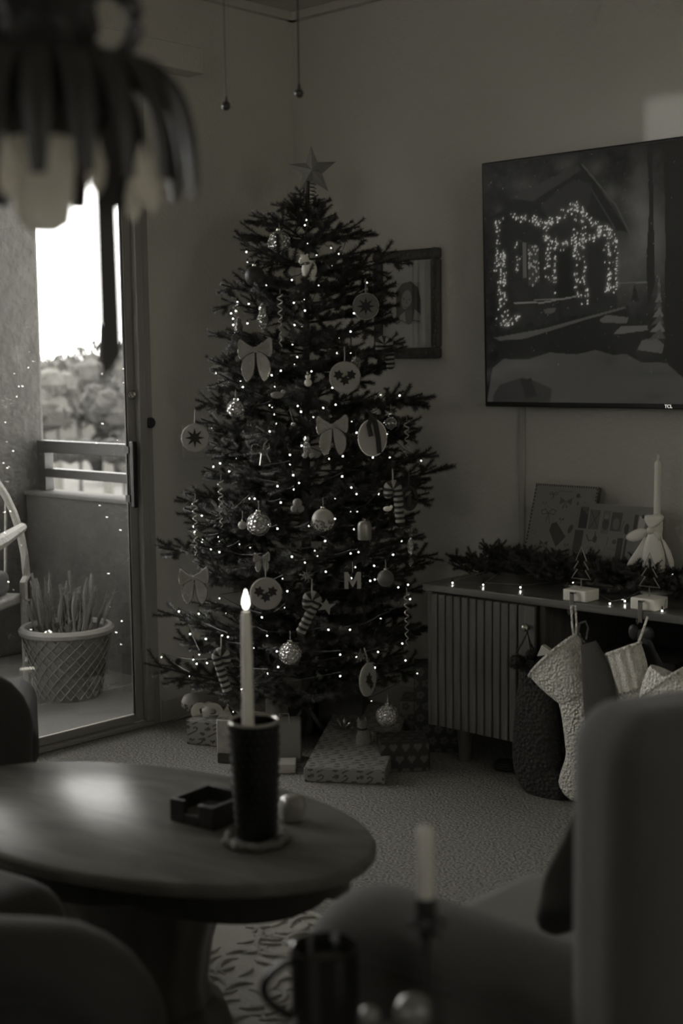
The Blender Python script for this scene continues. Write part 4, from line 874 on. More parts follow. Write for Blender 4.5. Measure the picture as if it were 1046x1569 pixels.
# ---------------------------------------------------------------- stockings
def stock(name, mt, pts, label, yp=-.535, flat=.32, loop=None, cuff=None, cuffm=None, rib=False, n=20, extra=None):
    """pts: (photo x, photo y, half width px) down the leg to the toe"""
    P = [pl(x, y, 1, yp) for x, y, _ in pts]; o0 = P[0]; e = empty(name, tuple(o0), 0, label, 'stocking', 'stockings hung from the cabinet')
    A = np.array([p-o0 for p in P]); W = np.array([w_*.00222 for _, _, w_ in pts]); u = np.arange(len(P)); uu = np.linspace(0, len(P)-1, len(P)*5)
    def sm(v):
        r_ = np.interp(uu, u, v)
        for _ in range(6): r_[1:-1] = (r_[:-2]+2*r_[1:-1]+r_[2:])/4
        return r_
    Q = np.stack([sm(A[:, c]) for c in range(3)], 1); w2 = sm(W); w2[0] *= .96
    w2[-1] *= .5; w2[-2] *= .85
    part(MB().tube([tuple(q) for q in Q], [float(a) for a in w2], n, flat=(1, flat), upv=(0, 1, 0)), 'leg', mt, e)
    if cuff:
        (xa, ya), (xb, yb), (xc, yc), (xd, yd) = cuff   # top left, top right, bottom right, bottom left
        q = [pl(x, y, 1, yp)-o0 for x, y in ((xa, ya), (xb, yb), (xc, yc), (xd, yd))]; b = MB(); V = []; F = []; N = 128
        for j in range(13):
            t = j/12; L_ = q[0]*(1-t)+q[3]*t; R_ = q[1]*(1-t)+q[2]*t; cc = (L_+R_)/2; hv = (R_-L_)/2
            for i in range(N):
                a = 2*pi*i/N; rp = 1+(.07*cos(a*16) if rib else 0); bul = 1+.06*sin(pi*t)
                V.append(tuple(cc+hv*cos(a)*rp*bul+np.array([0, 1, 0])*sin(a)*np.linalg.norm(hv)*flat*1.2*rp*bul))
        for j in range(12):
            for i in range(N): F.append((j*N+i, j*N+(i+1) % N, (j+1)*N+(i+1) % N, (j+1)*N+i))
        part(b.add(V, F), 'cuff', cuffm or mt, e)
        part(MB().tube([V[i] for i in range(N)], .005, 6, closed=True, upv=(0, 1, 0)), 'cuff_edge', cuffm or mt, e)
    if loop:
        lp = [pl(x, y, 1, yp+.0)-o0 for x, y in loop]; part(MB().tube([tuple(p) for p in lp], .0038, 6, flat=(1, .5), upv=(0, 1, 0)), 'hanging_loop', cuffm or mt, e)
    return e
stock('stocking', m_dknit, [(829, 1010, 26), (826, 1050, 33), (822, 1100, 36), (822, 1150, 40), (826, 1185, 42), (850, 1203, 34), (872, 1208, 20)], 'dark cable-knit stocking with pompoms hanging at the door knob, the leftmost', yp=-.545, flat=.5, loop=[(820, 1000), (812, 985), (808, 966), (812, 985), (822, 1003)], rib=True, cuff=((801, 1008), (853, 1003), (858, 1040), (800, 1046)))
e = empty('pompoms', tuple(pl(800, 1010, 1, -.60)), 0, 'pair of dark yarn pompoms tied on the dark stocking', 'pompom')
for x, y, r in ((791, 1014, .028), (813, 1003, .020)):
    p = pl(x, y, 1, -.60)-pl(800, 1010, 1, -.60); b = MB().sphere(tuple(p), r*.8, 12)
    for i in range(500):
        v = rs.randn(3); v /= np.linalg.norm(v); q = p+v*r; s_ = np.cross(v, [.3, .5, .8])*.003; b.add([tuple(p+v*r*.7-s_), tuple(p+v*r*.7+s_), tuple(q+v*.003*rnd.random())], [(0, 1, 2)])
    part(b, 'pompom', m_dknit, e)
part(MB().tube([tuple(pl(x, y, 1, -.585)-pl(800, 1010, 1, -.60)) for x, y in ((791, 1000), (800, 985), (808, 968), (811, 985), (813, 996))], .003, 5), 'cord', m_dknit, e)
kp = pl(834, 1003, 1, -.56); tag(MB().box((0, 0, 0), (.052, .02, .05)).build('gift_box', m_white, bevel=.002, loc=tuple(kp+np.array([0, .012, -.006])), rot=(0, .45, 0)), 'small white printed box peeking out of the dark stocking', 'box')
stock('stocking', mat('grey_knit', .06, .9, bump=.4, bscale=250), [(901, 985, 13), (912, 1020, 21), (918, 1060, 26), (922, 1110, 26), (925, 1160, 26), (918, 1200, 24)], 'plain dark grey stocking hanging just right of the chunky cream one', yp=-.64, flat=.25, loop=[(896, 985), (885, 972), (888, 955), (897, 952), (901, 962), (898, 980)])
stock('stocking', m_knit, [(868, 1005, 26), (876, 1050, 28), (884, 1090, 25), (887, 1130, 23), (891, 1165, 23), (880, 1200, 25), (868, 1218, 18)], 'chunky cream knitted stocking with a folded cuff hanging from the left holder', yp=-.575, flat=.40, loop=[(878, 972), (876, 955), (875, 928), (881, 928), (883, 955), (882, 974)], cuff=((814, 1036), (884, 972), (904, 1058), (860, 1080)))
stock('stocking', m_knit, [(948, 1030, 34), (956, 1070, 34), (962, 1110, 30), (965, 1160, 30), (960, 1200, 30), (935, 1225, 22)], 'cream stocking with a wide ribbed cuff under the black ribbon', yp=-.60, flat=.38, cuff=((910, 1010), (978, 986), (992, 1048), (928, 1070)), cuffm=m_rib, rib=True, loop=[(976, 990), (985, 965), (992, 945)])
stock('stocking', m_knit, [(1036, 1040, 40), (1022, 1080, 42), (1015, 1130, 36), (1015, 1180, 34), (1000, 1215, 24)], 'cream stocking with slanted cuff at the right edge of the photo', yp=-.63, flat=.35, cuff=((982, 1068), (1048, 1024), (1080, 1090), (1000, 1100)), cuffm=m_knit, loop=[(1048, 1026), (1056, 990), (1060, 960)])
e = empty('ribbon_bow', tuple(pl(980, 965, 1, -.56)), 0, 'floppy black ribbon bow tied at the right stocking holder', 'bow'); m_rb = mat('black_satin', .012, .5); b = MB()
b.pillow([(0, 0), (-.02, .02), (-.04, .005), (-.035, -.03), (-.01, -.04)], .008); b.pillow([(0, 0), (.03, .02), (.05, 0), (.045, -.03), (.01, -.03)], .008); part(b, 'loop', m_rb, e, sub=1)
part(MB().tube([(.0, 0, 0), (.012, -.005, -.05), (.03, 0, -.09), (.035, 0, -.14), (.03, 0, -.17)], [.012, .016, .018, .016, .014], 8, flat=(1, .2), upv=(0, 1, 0)).tube([(.0, 0, 0), (.03, -.005, -.04), (.06, 0, -.10), (.07, 0, -.15)], [.012, .016, .018, .014], 8, flat=(1, .2), upv=(0, 1, 0)), 'tail', m_rb, e)

# ================================================================ GIFTS
def wrap_cv(w_, h_, dens=200, bgv=.30, inkv=.06, kind='cane'):
    cv = Canvas(w_, h_, max(8, int(w_*dens*1.7)), bgv); cell = .040; k = 0
    for j in range(int(h_/cell)+2):
        for i in range(int(w_/cell)+2):
            x = (i+(.5 if j % 2 else 0))*cell; y = j*cell; k += 1
            if kind == 'cane':
                if k % 2 == 0:
                    a = .5; L = .020; dx, dy = cos(a)*L, sin(a)*L; cv.line([(x-dx, y-dy), (x+dx, y+dy), (x+dx+.004, y+dy+.008), (x+dx-.004, y+dy+.013), (x+dx-.012, y+dy+.008)], .0042, inkv)
                else:
                    cv.ell(x, y, .010, .006, inkv*1.5); solidbow(cv, x+.02, y+.016, .009, inkv*.6); cv.ell(x+.005, y-.02, .008, .006, inkv*1.7)
            elif kind == 'heart':
                s_ = .012; cv.ell(x-s_*.5, y+s_*.3, s_*.62, s_*.62, inkv); cv.ell(x+s_*.5, y+s_*.3, s_*.62, s_*.62, inkv); cv.poly([(x-s_*1.05, y+.1*s_), (x+s_*1.05, y+.1*s_), (x, y-s_*1.3)], inkv)
            elif kind == 'flower':
                for q in range(5): cv.ell(x+.009*cos(q*1.26), y+.009*sin(q*1.26), .006, .006, inkv)
    return cv
mp = printed('gift_paper', rough=.45)
def gift(loc, rz, w_, d_, h_, label, bgv=.30, inkv=.06, kind='cane', core=None):
    e = empty('gift', loc, rz, label, 'gift', 'wrapped gifts under the tree'); part(MB().bb((-w_/2, -d_/2, 0), (w_/2, d_/2, h_)), 'box', core or mat('paper_%d' % int(bgv*100), bgv, .5), e, bevel=.003)
    q = .0012
    wrap_cv(w_-.004, d_-.004, 200, bgv, inkv, kind).mesh('wrapping_paper', mp, e, lambda x, y: (x-w_/2+.002, y-d_/2+.002, h_+q))
    wrap_cv(w_-.004, h_-.004, 200, bgv, inkv, kind).mesh('wrapping_paper', mp, e, lambda x, y: (x-w_/2+.002, -d_/2-q, y+.002))
    wrap_cv(d_-.004, h_-.004, 200, bgv, inkv, kind).mesh('wrapping_paper', mp, e, lambda x, y: (w_/2+q, x-d_/2+.002, y+.002))
    return e
# the large flat one, turned like its edges in view
ga, gb = np.array([.905, -.950]), np.array([1.145, -.815])
wv = gb-ga; gw = .262; grz = radians(33); pv = np.array([-sin(grz), cos(grz)]); gd_ = .66; gc0 = (ga+gb)/2+pv*(gd_/2+.015)+wv*.05
bigg = gift((gc0[0], gc0[1], sin(radians(4))*gd_/2+.001), grz, gw, gd_, .045, 'large flat gift in candy-cane paper in front of the tree'); bigg.rotation_euler = (radians(4), 0, grz)
lg_ = gift((.375, -.765, 0), .40, .24, .17, .085, 'flat gift in candy-cane paper with a ribbon, at the left of the tree', .36)
p = (.30, -.80, .0865); rb = empty('gift_bow', p, FACE, 'curled pale ribbon bow lying on the left gift', 'bow'); b = MB()
for a, r, zz_ in ((0, .05, .02), (1.2, .045, .025), (2.4, .05, .018), (3.6, .045, .03), (4.8, .05, .02)):
    b.tube([(r*(1-cos(t))/2*cos(a), r*(1-cos(t))/2*sin(a)*.7, zz_*.4+.022*sin(t)+.004) for t in np.linspace(.2, 5.9, 14)], .012, 8, flat=(1, .15), upv=(0, 1, .2))
part(b, 'loop', m_satin, rb); part(MB().sphere((0, 0, .018), .014, 12), 'knot', m_satin, rb)
bb = empty('ball_ornament', tuple(pl(292, 1076, 1, -.80)), FACE, 'pale beaded ball hanging above the left gift', 'ornament', 'ornaments on the Christmas tree')
part(MB().sphere((0, 0, 0), .033, 28), 'ball', mat('pearl', .45), bb); b = MB()
for i in range(110):
    a = rnd.uniform(0, 6.28); u = rnd.uniform(-.98, .05); b.sphere((.033*cos(a)*sqrt(1-u*u), .033*sin(a)*sqrt(1-u*u), .033*u), .0036, 6)
tag(part(b, 'beads', m_glit, bb), kind='stuff'); part(MB().tube([(0, 0, .032), (.002, 0, .08), (.0, .01, .13)], .0012, 4), 'hanging_loop', m_stripeL, bb)
# boxes beside
bx = empty('gift_tin', (.565, -.935, 0), FACE-.2, 'tall narrow tin with dark base band beside the vase', 'gift'); part(MB().bb((-.031, -.031, .0), (.031, .031, .034)), 'base_band', mat('band', .05), bx, bevel=.003); part(MB().bb((-.032, -.032, .034), (.032, .032, .150)), 'body', mat('marbled_paper', .42, .4, var=.3, vscale=30), bx, bevel=.004)
part(MB().lathe([(.040, .15), (.036, .16), (.012, .178), (.004, .19), (.001, .198)], n=4, rot=(0, 0, pi/4)), 'lid', m_silver, bx, smooth=False)
bx = empty('gift_bag', (.70, -.80, 0), FACE, 'pale paper gift bag right behind the dark vase', 'gift bag'); part(MB().bb((-.05, -.04, 0), (.055, .04, .14)), 'bag', mat('bag_paper', .22, .6), bx, bevel=.004); part(MB().tube([(-.02, -.041, .13), (-.015, -.042, .17), (.015, -.042, .17), (.02, -.041, .13)], .0015, 5), 'handle', m_stripeL, bx)
tag(MB().box((0, 0, 0), (.12, .08, .03)).build('gift_box', mat('white_card', .5, .5), bevel=.002, loc=(.765, -.90, .0152), rot=(0, 0, FACE)), 'small flat white box on the carpet beside the vase', 'box')
tag(MB().lathe([(.028, 0), (.028, .26), (.024, .262)], n=20).build('wrapping_roll', mat('paper_roll', .38, .5, var=.3, vscale=25), loc=(.44, -.60, 0)), 'upright pale roll of wrapping paper behind the left gift', 'paper roll')
gift((1.03-.03, -.36, 0), grz+.1, .15, .12, .30, 'tall dark gift with flower print beside the cabinet', .03, .10, 'flower')
gift((1.05, -.60, 0), grz+.25, .16, .13, .10, 'dark gift with pale hearts in front of the cabinet side', .03, .12, 'heart')
gift((.62, -.42, 0), grz, .16, .14, .16, 'dark plain gift deep under the tree', .03, .04, 'heart')
gift((.86, -.27, 0), grz, .14, .13, .14, 'pale gift half hidden under the tree', .22, .1, 'flower')
# cat figure and crumpled bow on the big gift
def gtop(p): return .0465+tan_((p[0]-gc0[0])*-sin(grz)+(p[1]-gc0[1])*cos(grz)+gd_/2)
tan_ = lambda d: d*math.tan(radians(4))
p = pl(556, 1144, 2, .056); ct = empty('cat_figurine', (p[0], p[1], gtop(p)), FACE+.3, 'small silver sitting cat figurine on the large gift', 'figurine'); m_cat = mat('cat_silver', .38, .4, .5, bump=.8, bscale=250, bkind='voronoi')
part(MB().lathe([(.022, 0), (.025, .01), (.023, .03), (.016, .05), (.012, .06), (.001, .066)], n=20, sc=(1, .8, 1)), 'body', m_cat, ct)
part(MB().sphere((-.004, -.004, .070), .0175, 16, sc=(1, .85, .95)).lathe([(.006, 0), (.001, .014)], (-.016, -.002, .082), 6).lathe([(.006, 0), (.001, .014)], (.008, -.002, .082), 6).sphere((-.008, -.018, .066), .006, 8), 'head', m_cat, ct)
part(MB().lathe([(.0155, 0), (.017, .003), (.0155, .006)], (-.002, -.002, .053), 16), 'collar', m_stripeD, ct); part(MB().tube([(.018, .0, .006), (.032, -.002, .012), (.034, -.004, .034), (.03, -.004, .042)], [.006, .005, .004, .003], 8), 'tail', m_cat, ct)
p = pl(525, 1122, 2, .063); cb_ = empty('gift_bow', (p[0], p[1], gtop(p)), FACE, 'crumpled translucent ribbon bow on the large gift', 'bow'); b = MB()
for i in range(9):
    a = i*.7; b.pillow([(0, 0), (.03*cos(a)-.006, .004+abs(.03*sin(a))), (.036*cos(a), .01+abs(.034*sin(a))), (.03*cos(a)+.008, abs(.03*sin(a)))], .004, (0, rnd.uniform(-.015, .015), .003))
part(b, 'loop', glassy('cellophane', .8, .2, .15, .6, 60, base=(.5, .4)), cb_); part(MB().sphere((0, -.01, .01), .008, 10), 'knot', m_glit, cb_)
# dark shoebox-like bag under the tree
tag(MB().box((0, 0, 0), (.10, .09, .12)).build('gift_bag', mat('black_bag', .015, .5), bevel=.01, loc=(.50, -.50, .061), rot=(0, 0, .3)), 'black gift bag deep under the tree by the trunk', 'gift bag')

# ================================================================ COFFEE TABLE
TC = (1.816, -2.316); TRZ = radians(10.4)
ct = empty('coffee_table', (TC[0], TC[1], 0), TRZ, 'oval polished wooden coffee table with a scalloped apron and pedestal', 'table')
N = 96
def oval(a, b_, n=N): return [(a*cos(2*pi*i/n), b_*sin(2*pi*i/n)) for i in range(n)]
def ring(b, lv, mi=0):
    V = []; F = []
    for (a, b_, z) in lv: V += [(x, y, z) for x, y in oval(a, b_)]
    for j in range(len(lv)-1):
        for i in range(N): F.append((j*N+i, j*N+(i+1) % N, (j+1)*N+(i+1) % N, (j+1)*N+i))
    F.append(tuple(range(N-1, -1, -1))); F.append(tuple((len(lv)-1)*N+i for i in range(N))); return b.add(V, F, mi)
A_, B_ = .520, .298
part(ring(MB(), [(A_-.03, B_-.03, .418), (A_-.006, B_-.006, .422), (A_, B_, .43), (A_, B_, .441), (A_-.004, B_-.004, .447), (A_-.012, B_-.012, .45)]), 'table_top', m_table, ct, ang=30)
V = []; F = []
for i in range(N):
    a = 2*pi*i/N; x, y = (A_-.05)*cos(a), (B_-.05)*sin(a); d = .036+.026*abs(sin(a*3+.4))**.7; V += [(x, y, .42), (x, y, .42-d), (x*.95, y*.93, .42-d), (x*.95, y*.93, .42)]
for i in range(N):
    j = (i+1) % N
    for k in range(4): F.append((4*i+k, 4*j+k, 4*j+(k+1) % 4, 4*i+(k+1) % 4))
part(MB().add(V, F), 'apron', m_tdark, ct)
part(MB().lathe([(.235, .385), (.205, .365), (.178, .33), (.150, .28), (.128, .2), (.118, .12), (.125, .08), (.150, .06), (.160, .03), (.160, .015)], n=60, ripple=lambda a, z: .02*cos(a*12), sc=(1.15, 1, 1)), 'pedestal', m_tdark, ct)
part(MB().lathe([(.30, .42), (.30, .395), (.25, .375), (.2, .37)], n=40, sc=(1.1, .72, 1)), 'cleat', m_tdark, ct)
# things on the table
m_vase = mat('dark_hobnail_glass', .006, .28, spec=.5)
vx, vy = 2.112, -2.275; vz = .4625
vs = empty('tumbler_vase', (vx, vy, vz), 0, 'tall dark hobnail glass vase holding the lit candle', 'vase')
part(MB().lathe([(.034, 0), (.038, .004), (.041, .05), (.044, .12), (.046, .19), (.046, .215), (.041, .217), (.040, .19), (.035, .02), (.0001, .012)], n=40, caps=False), 'body', m_vase, vs)
b = MB()
for j in range(13):
    for i in range(20):
        a = 2*pi*(i+.5*(j % 2))/20; z = .02+j*.0155; r = np.interp(z, [0, .05, .12, .19, .215], [.038, .041, .044, .046, .046]); b.sphere((r*cos(a), r*sin(a), z), .0026, 6)
tag(part(b, 'hobnails', m_vase, vs), kind='stuff')
part(MB().tube([(.0445*cos(t), .0445*sin(t), .218) for t in np.linspace(0, 2*pi, 40)[:-1]], .0032, 6, closed=True), 'rim', m_clear and mat('rim_glass', .35, .1, .3), vs)
# coaster ring below
cc = empty('coaster', (vx, vy, .4505), 0, 'round knitted coaster under the dark vase', 'coaster')
part(MB().lathe([(.052, 0), (.054, .006), (.05, .011), (.0001, .011)], n=32, caps=False), 'pad', m_uph2, cc)
part(MB().tube([((.054+.004*cos(t*9))*cos(t), (.054+.004*cos(t*9))*sin(t), .009) for t in np.linspace(0, 2*pi, 90)[:-1]], .008, 8, closed=True), 'braid', mat('yarn', .2, .9, bump=.8, bscale=120), cc)
ctp = pl(381, 936, 1, vy)[2]
cn = empty('taper_candle', (vx-.008, vy-.007, vz+.0205), 0, 'lit ivory taper candle standing in the dark vase', 'candle'); hz = ctp-vz-.0205; lean = .0
part(MB().lathe([(.0115, 0), (.0108, .2), (.0098, hz-.05), (.0088, hz-.008), (.006, hz), (.002, hz-.002)], n=24), 'wax', m_wax, cn); part(MB().tube([(0, 0, hz-.003), (.001, 0, hz+.008)], .001, 5), 'wick', m_black, cn)
part(MB().lathe([(.0005, hz+.004), (.004, hz+.007), (.0062, hz+.014), (.0055, hz+.022), (.003, hz+.031), (.0004, hz+.040)], n=16), 'flame', m_flame, cn, 'bright pointed flame')
# coaster box: open tray with notched front
c_ = (np.array([1.892, -2.294])+np.array([1.978, -2.195]))/2; dv = np.array([1.988-1.892, -2.285+2.294]); brz = atan2(dv[1], dv[0])
bxx = empty('coaster_box', (1.947, -2.238, .4505), brz, 'dark square coaster box with a notch in one side on the table', 'box'); k = .052
m_bx = mat('box_leather', .02, .5)
part(MB().bb((-k, -k, 0), (k, k, .008)), 'bottom', m_bx, bxx)
for s_ in (-1, 1): part(MB().bb((s_*k-.005, -k-.005, 0), (s_*k+.005, k+.005, .045)), 'wall', m_bx, bxx, bevel=.002)
part(MB().bb((-k, k-.005, 0), (k, k+.005, .045)), 'wall', m_bx, bxx, bevel=.002)
part(MB().bb((-k, -k-.005, 0), (-.018, -k+.005, .045)).bb((.018, -k-.005, 0), (k, -k+.005, .045)).bb((-.018, -k-.005, 0), (.018, -k+.005, .02)), 'wall', m_bx, bxx, bevel=.002)
for i in range(2): tag(MB().box((0, 0, 0), (.088, .088, .004)).build('coaster', mat('cork', .10, .8), bevel=.001, loc=(1.947, -2.238, .4612+.0045*i), rot=(0, 0, brz+.03*i)), ['thin square coaster at the bottom inside the coaster box', 'thin square coaster on top inside the coaster box'][i], 'coaster', 'coasters in the box')
p = pl(448, 1236, 2, .477); tag(MB().lathe([(.012, 0), (.024, .004), (.0265, .022), (.025, .036), (.02, .046), (.012, .050), (.001, .051)], n=24, ripple=lambda a, z: .06*cos(a*5)).build('votive_candle', mat('pale_glass', .38, .2, coat=.4), loc=(p[0], p[1], .4505)), 'small pale glazed round candle beside the dark vase', 'candle')

# ---------------------------------------------------------------- rug
rg = empty('rug', (1.75, -2.45, 0), 0, 'cream carved rug with raised leaf scrolls under the coffee table', 'rug')
part(MB().bb((-.85, -.78, .0005), (.85, .765, .014)), 'base', m_rug, rg, bevel=.004)
b = MB()
for i in range(760):
    x, y = rnd.uniform(-.76, .76), rnd.uniform(-.70, .68); a = rnd.uniform(0, 6.28); q = [(x, y, .013)]; da = rnd.choice((-.35, .35)); n_ = rnd.randint(3, 8)
    for k in range(n_): x += .018*cos(a); y += .018*sin(a); a += da; da *= 1.05; q.append((max(-.83, min(.83, x)), max(-.76, min(.74, y)), .0135))
    b.tube(q, [.007*sin(pi*(.08+.84*k/(len(q)-1)))+.002 for k in range(len(q))], 6, flat=(1, .8))
for t in np.linspace(-.83, .83, 150):
    for y in (.735, .70): b.tube([(t, y, .0135), (t+.008, y+.008, .0135)], .004, 5)
tag(part(b, 'carved_pattern', m_rug2, rg), kind='stuff')

# ================================================================ ARMCHAIRS
def rbox(x0, y0, z0, x1, y1, z1): return MB().bb((x0, y0, z0), (x1, y1, z1))
def armchair(loc, rz, label, mt, arms=(1, -1), seatm=None, ah=.62, bh=.93, W=.70, back=True, turn=0.):
    """front faces local +y; origin on the floor"""
    e = empty('armchair', loc, rz, label, 'armchair', None); sm_ = seatm or mt
    part(MB().bb((-W/2+.03, -.20, .14), (W/2-.03, .28, .32)), 'frame', mt, e, bevel=.03, seg=4)
    part(MB().bb((-W/2+.06 if -1 in arms else -W/2+.02, -.10, .325), (W/2-.06 if 1 in arms else W/2-.02, .37, .465)), 'seat_cushion', sm_, e, 'softly rounded seat cushion', bevel=.06, seg=6)
    if back: part(MB().bb((0, -.16, .16), (W+.02, 0, bh)), 'backrest', mt, e, bevel=.06, seg=8, loc=(-W/2, -.085, 0), rot=(0, 0, -turn))
    for s_ in arms:
        x = s_*(W/2-.045); P = [(x, -.28, ah-.065), (x, -.1, ah-.057), (x, .12, ah-.056), (x, .20, ah-.057)]+[(x, .20+.10*sin(t), ah-.057-.10*(1-cos(t))) for t in np.linspace(.25, pi/2, 6)]+[(x, .302, .42), (x, .302, .3)]
        a_ = part(MB().bb((x-.045, -.25, .16), (x+.045, .29, ah-.06)), 'arm', mt, e, bevel=.03, seg=4)
        part(MB().tube(P, [.050, .056, .057, .057]+[.058]*6+[.052, .045], 20, upv=(1, 0, 0)), 'arm_roll', mt, a_)
    for sx in (-1, 1):
        for sy in (-.15, .24): part(MB().lathe([(.013, 0), (.022, .145)], (sx*(W/2-.08), sy, 0), 12), 'leg', m_tdark, e)
    return e

# right armchair faces -X; its near arm runs along Y = -2.6
armchair((2.93, -2.335, 0), pi/2, 'dark high-backed armchair at the right with one near arm and a pale seat', m_uph2, arms=(-1,), seatm=m_seat, W=.62, turn=radians(24), bh=.945)
armchair((2.467, -3.326, 0), radians(-53.1), 'dark armchair at the lower left corner, nearest the camera', m_uph, W=.66)
q = pl(30, 1030, 2, .60); dd = (.974*_rt+.228*_fh)[:2]; ps = np.array([dd[1], -dd[0]])     # faces right; its body lies on the far side
cc2 = q[:2]-.285*ps-.33*dd
armchair((cc2[0], cc2[1], 0), atan2(dd[1], dd[0])-pi/2, 'dark armchair beyond the coffee table, before the glass door', m_uph, arms=(1,), W=.66)
ot = empty('ottoman', (1.90, -2.945, 0), radians(8), 'low dark rounded ottoman at the near left side of the coffee table', 'ottoman')
part(MB().bb((-.25, -.25, .10), (.25, .25, .50)), 'cushion', m_uph, ot, bevel=.08, seg=6)
for sx in (-1, 1):
    for sy in (-1, 1): part(MB().lathe([(.012, 0), (.02, .12)], (sx*.17, sy*.17, 0), 12), 'leg', m_tdark, ot)
# throw blanket over the chair's far side
Bp = [(893, 1232, 2.90, 12), (885, 1270, 2.89, 18), (880, 1310, 2.87, 26), (874, 1345, 2.85, 36), (866, 1380, 2.83, 46), (862, 1405, 2.81, 48), (858, 1424, 2.79, 40)]
P = [pl(x, y, 0, X) for x, y, X, _ in Bp]; W2 = [w_*.00095 for *_, w_ in Bp]
b = MB().tube([tuple(p) for p in P], W2, 28, flat=(1, .40), upv=tuple(_fh))
b.v = [(x+.006*sin(z*60+y*90), y+.008*sin(x*110+z*25), z) for x, y, z in b.v]
bl = b.build('throw_blanket', mat('throw_wool', .075, .9, bump=.5, bscale=120)); md = bl.modifiers.new('b', 'SUBSURF'); md.levels = 1; md.render_levels = 1
tag(bl, 'grey throw blanket bunched on the armchair between its back and pale seat', 'blanket')

# ================================================================ SIDE TABLE, MUG, CANDLESTICK
sdt = empty('side_table', (2.93, -2.935, 0), 0, 'small round dark side table just below the frame holding mug and candlestick', 'side table'); SZ = .50
part(MB().lathe([(.25, SZ-.03), (.262, SZ-.022), (.262, SZ-.005), (.258, SZ)], n=48), 'top', m_tdark, sdt); part(MB().lathe([(.16, 0), (.16, .015), (.03, .04), (.022, .2), (.03, SZ-.05), (.08, SZ-.03)], n=24), 'stem', m_tdark, sdt)
p = pd(497, 1450, 1.63); mg = empty('mug', (p[0], p[1], SZ+.0005), FACE, 'dark glossy mug with a handle at the bottom of the photo', 'mug'); mh = p[2]-SZ
part(MB().lathe([(.034, 0), (.038, .004), (.0405, .03), (.0415, mh), (.0385, mh+.001), (.037, .02), (.0001, .012)], n=36, caps=False), 'body', mat('mug_glaze', .015, .12), mg)
part(MB().tube([(-.040-.034*sin(pi*t)**.8, 0, mh-.018-.07*t) for t in np.linspace(0, 1, 18)], .0055, 10, upv=(0, 1, 0)), 'handle', m_vase, mg)
part(MB().lathe([(.0001, mh-.012), (.0375, mh-.012)], n=30, caps=False), 'drink', mat('dark_drink', .01, .08), mg)
D_ = 1.52; p = pd(652, 1375, D_); zc = p[2]-SZ; cs = empty('candlestick', (p[0], p[1], SZ+.0005), FACE, 'black iron candlestick with a small bow on its stem, lower right of centre', 'candlestick'); zh = pd(652, 1440, D_)[2]-SZ
part(MB().lathe([(.038, 0), (.04, .006), (.012, .014), (.005, .025), (.0045, zh), (.009, zh+.002), (.0115, zh+.01), (.0115, zc), (.0095, zc), (.0093, zh+.015), (.001, zh+.014)], n=24, caps=False), 'holder', m_iron, cs)
zb = pd(652, 1412, D_)[2]-SZ; b = MB()
for sg in (-1, 1):
    b.tube([(0, -.012, zb), (sg*.012, -.014, zb+.008), (sg*.022, -.013, zb+.004), (sg*.020, -.012, zb-.004), (sg*.008, -.013, zb-.002)], .0028, 8).tube([(0, -.012, zb), (sg*.012, -.014, zb-.012), (sg*.020, -.012, zb-.016)], .0028, 8)
part(b, 'bow', m_iron, cs)
zt = pd(652, 1262, D_)[2]-SZ
tag(MB().lathe([(.0088, zc-.022), (.0092, zc), (.0088, zc+.02), (.0094, zc+.035), (.0086, zc+.05), (.009, zt-.004), (.006, zt), (.001, zt+.001)], n=20).build('taper_candle', mat('ribbed_wax', .5, .5), loc=(p[0], p[1], SZ+.0005)), 'unlit ribbed ivory candle in the black iron candlestick', 'candle')
for x, y, r, lb in ((632, 1552, .021, 'pale glass ball beside the iron candlestick'), (566, 1558, .012, 'small pale glass bead beside the dark mug')):
    q = pd(x, y, 1.46); h_ = q[2]-SZ; e = empty('glass_ball', (q[0], q[1], SZ+.0005), 0, lb, 'ornament'); part(MB().sphere((0, 0, h_), r, 20), 'ball', mat('milky_glass', .14, .2, coat=.5), e); part(MB().lathe([(.018, 0), (.018, .004), (.004, .01), (.004, h_-r*.9)], n=16), 'stand', m_iron, e)

# ================================================================ CEILING FAN WITH PULL CHAINS
fa, fb = pd(346, 162, 3.0), pd(458, 143, 3.0); fc = (fa+fb)/2
fn = empty('ceiling_fan', (fc[0], fc[1], RZ), FACE, 'ceiling fan whose two pull chains hang into view at the top', 'ceiling fan')
part(MB().lathe([(.001, 0), (.07, 0), (.06, -.03), (.02, -.05), (.02, -.12), (.10, -.14), (.12, -.17), (.12, -.22), (.09, -.25), (.06, -.27), (.001, -.27)], n=32, caps=False), 'motor', m_trim, fn)
for i in range(5):
    a = i*2*pi/5+.3; o = part(MB().box((.42, 0, 0), (.50, .13, .008)).box((.14, 0, 0), (.10, .03, .006)), 'blade', m_tdark, fn, bevel=.003); o.location = (0, 0, -.18); o.rotation_euler = (radians(8), 0, a)
hw = np.linalg.norm((fb-fa)[:2])/2
for sg, q in ((-1, fa), (1, fb)):
    z1 = q[2]-RZ; c_ = part(MB().tube([(sg*.05, 0, -.25), (sg*hw*.98, 0, -.30), (sg*hw, 0, -.34), (sg*hw, 0, z1)], .0016, 6), 'pull_chain', m_iron, fn); part(MB().sphere((sg*hw, 0, z1), .010, 14).lathe([(.004, 0), (.003, .012)], (sg*hw, 0, z1+.008), 8), 'chain_ball', mat('chain_metal', .08, .3, .8), c_)

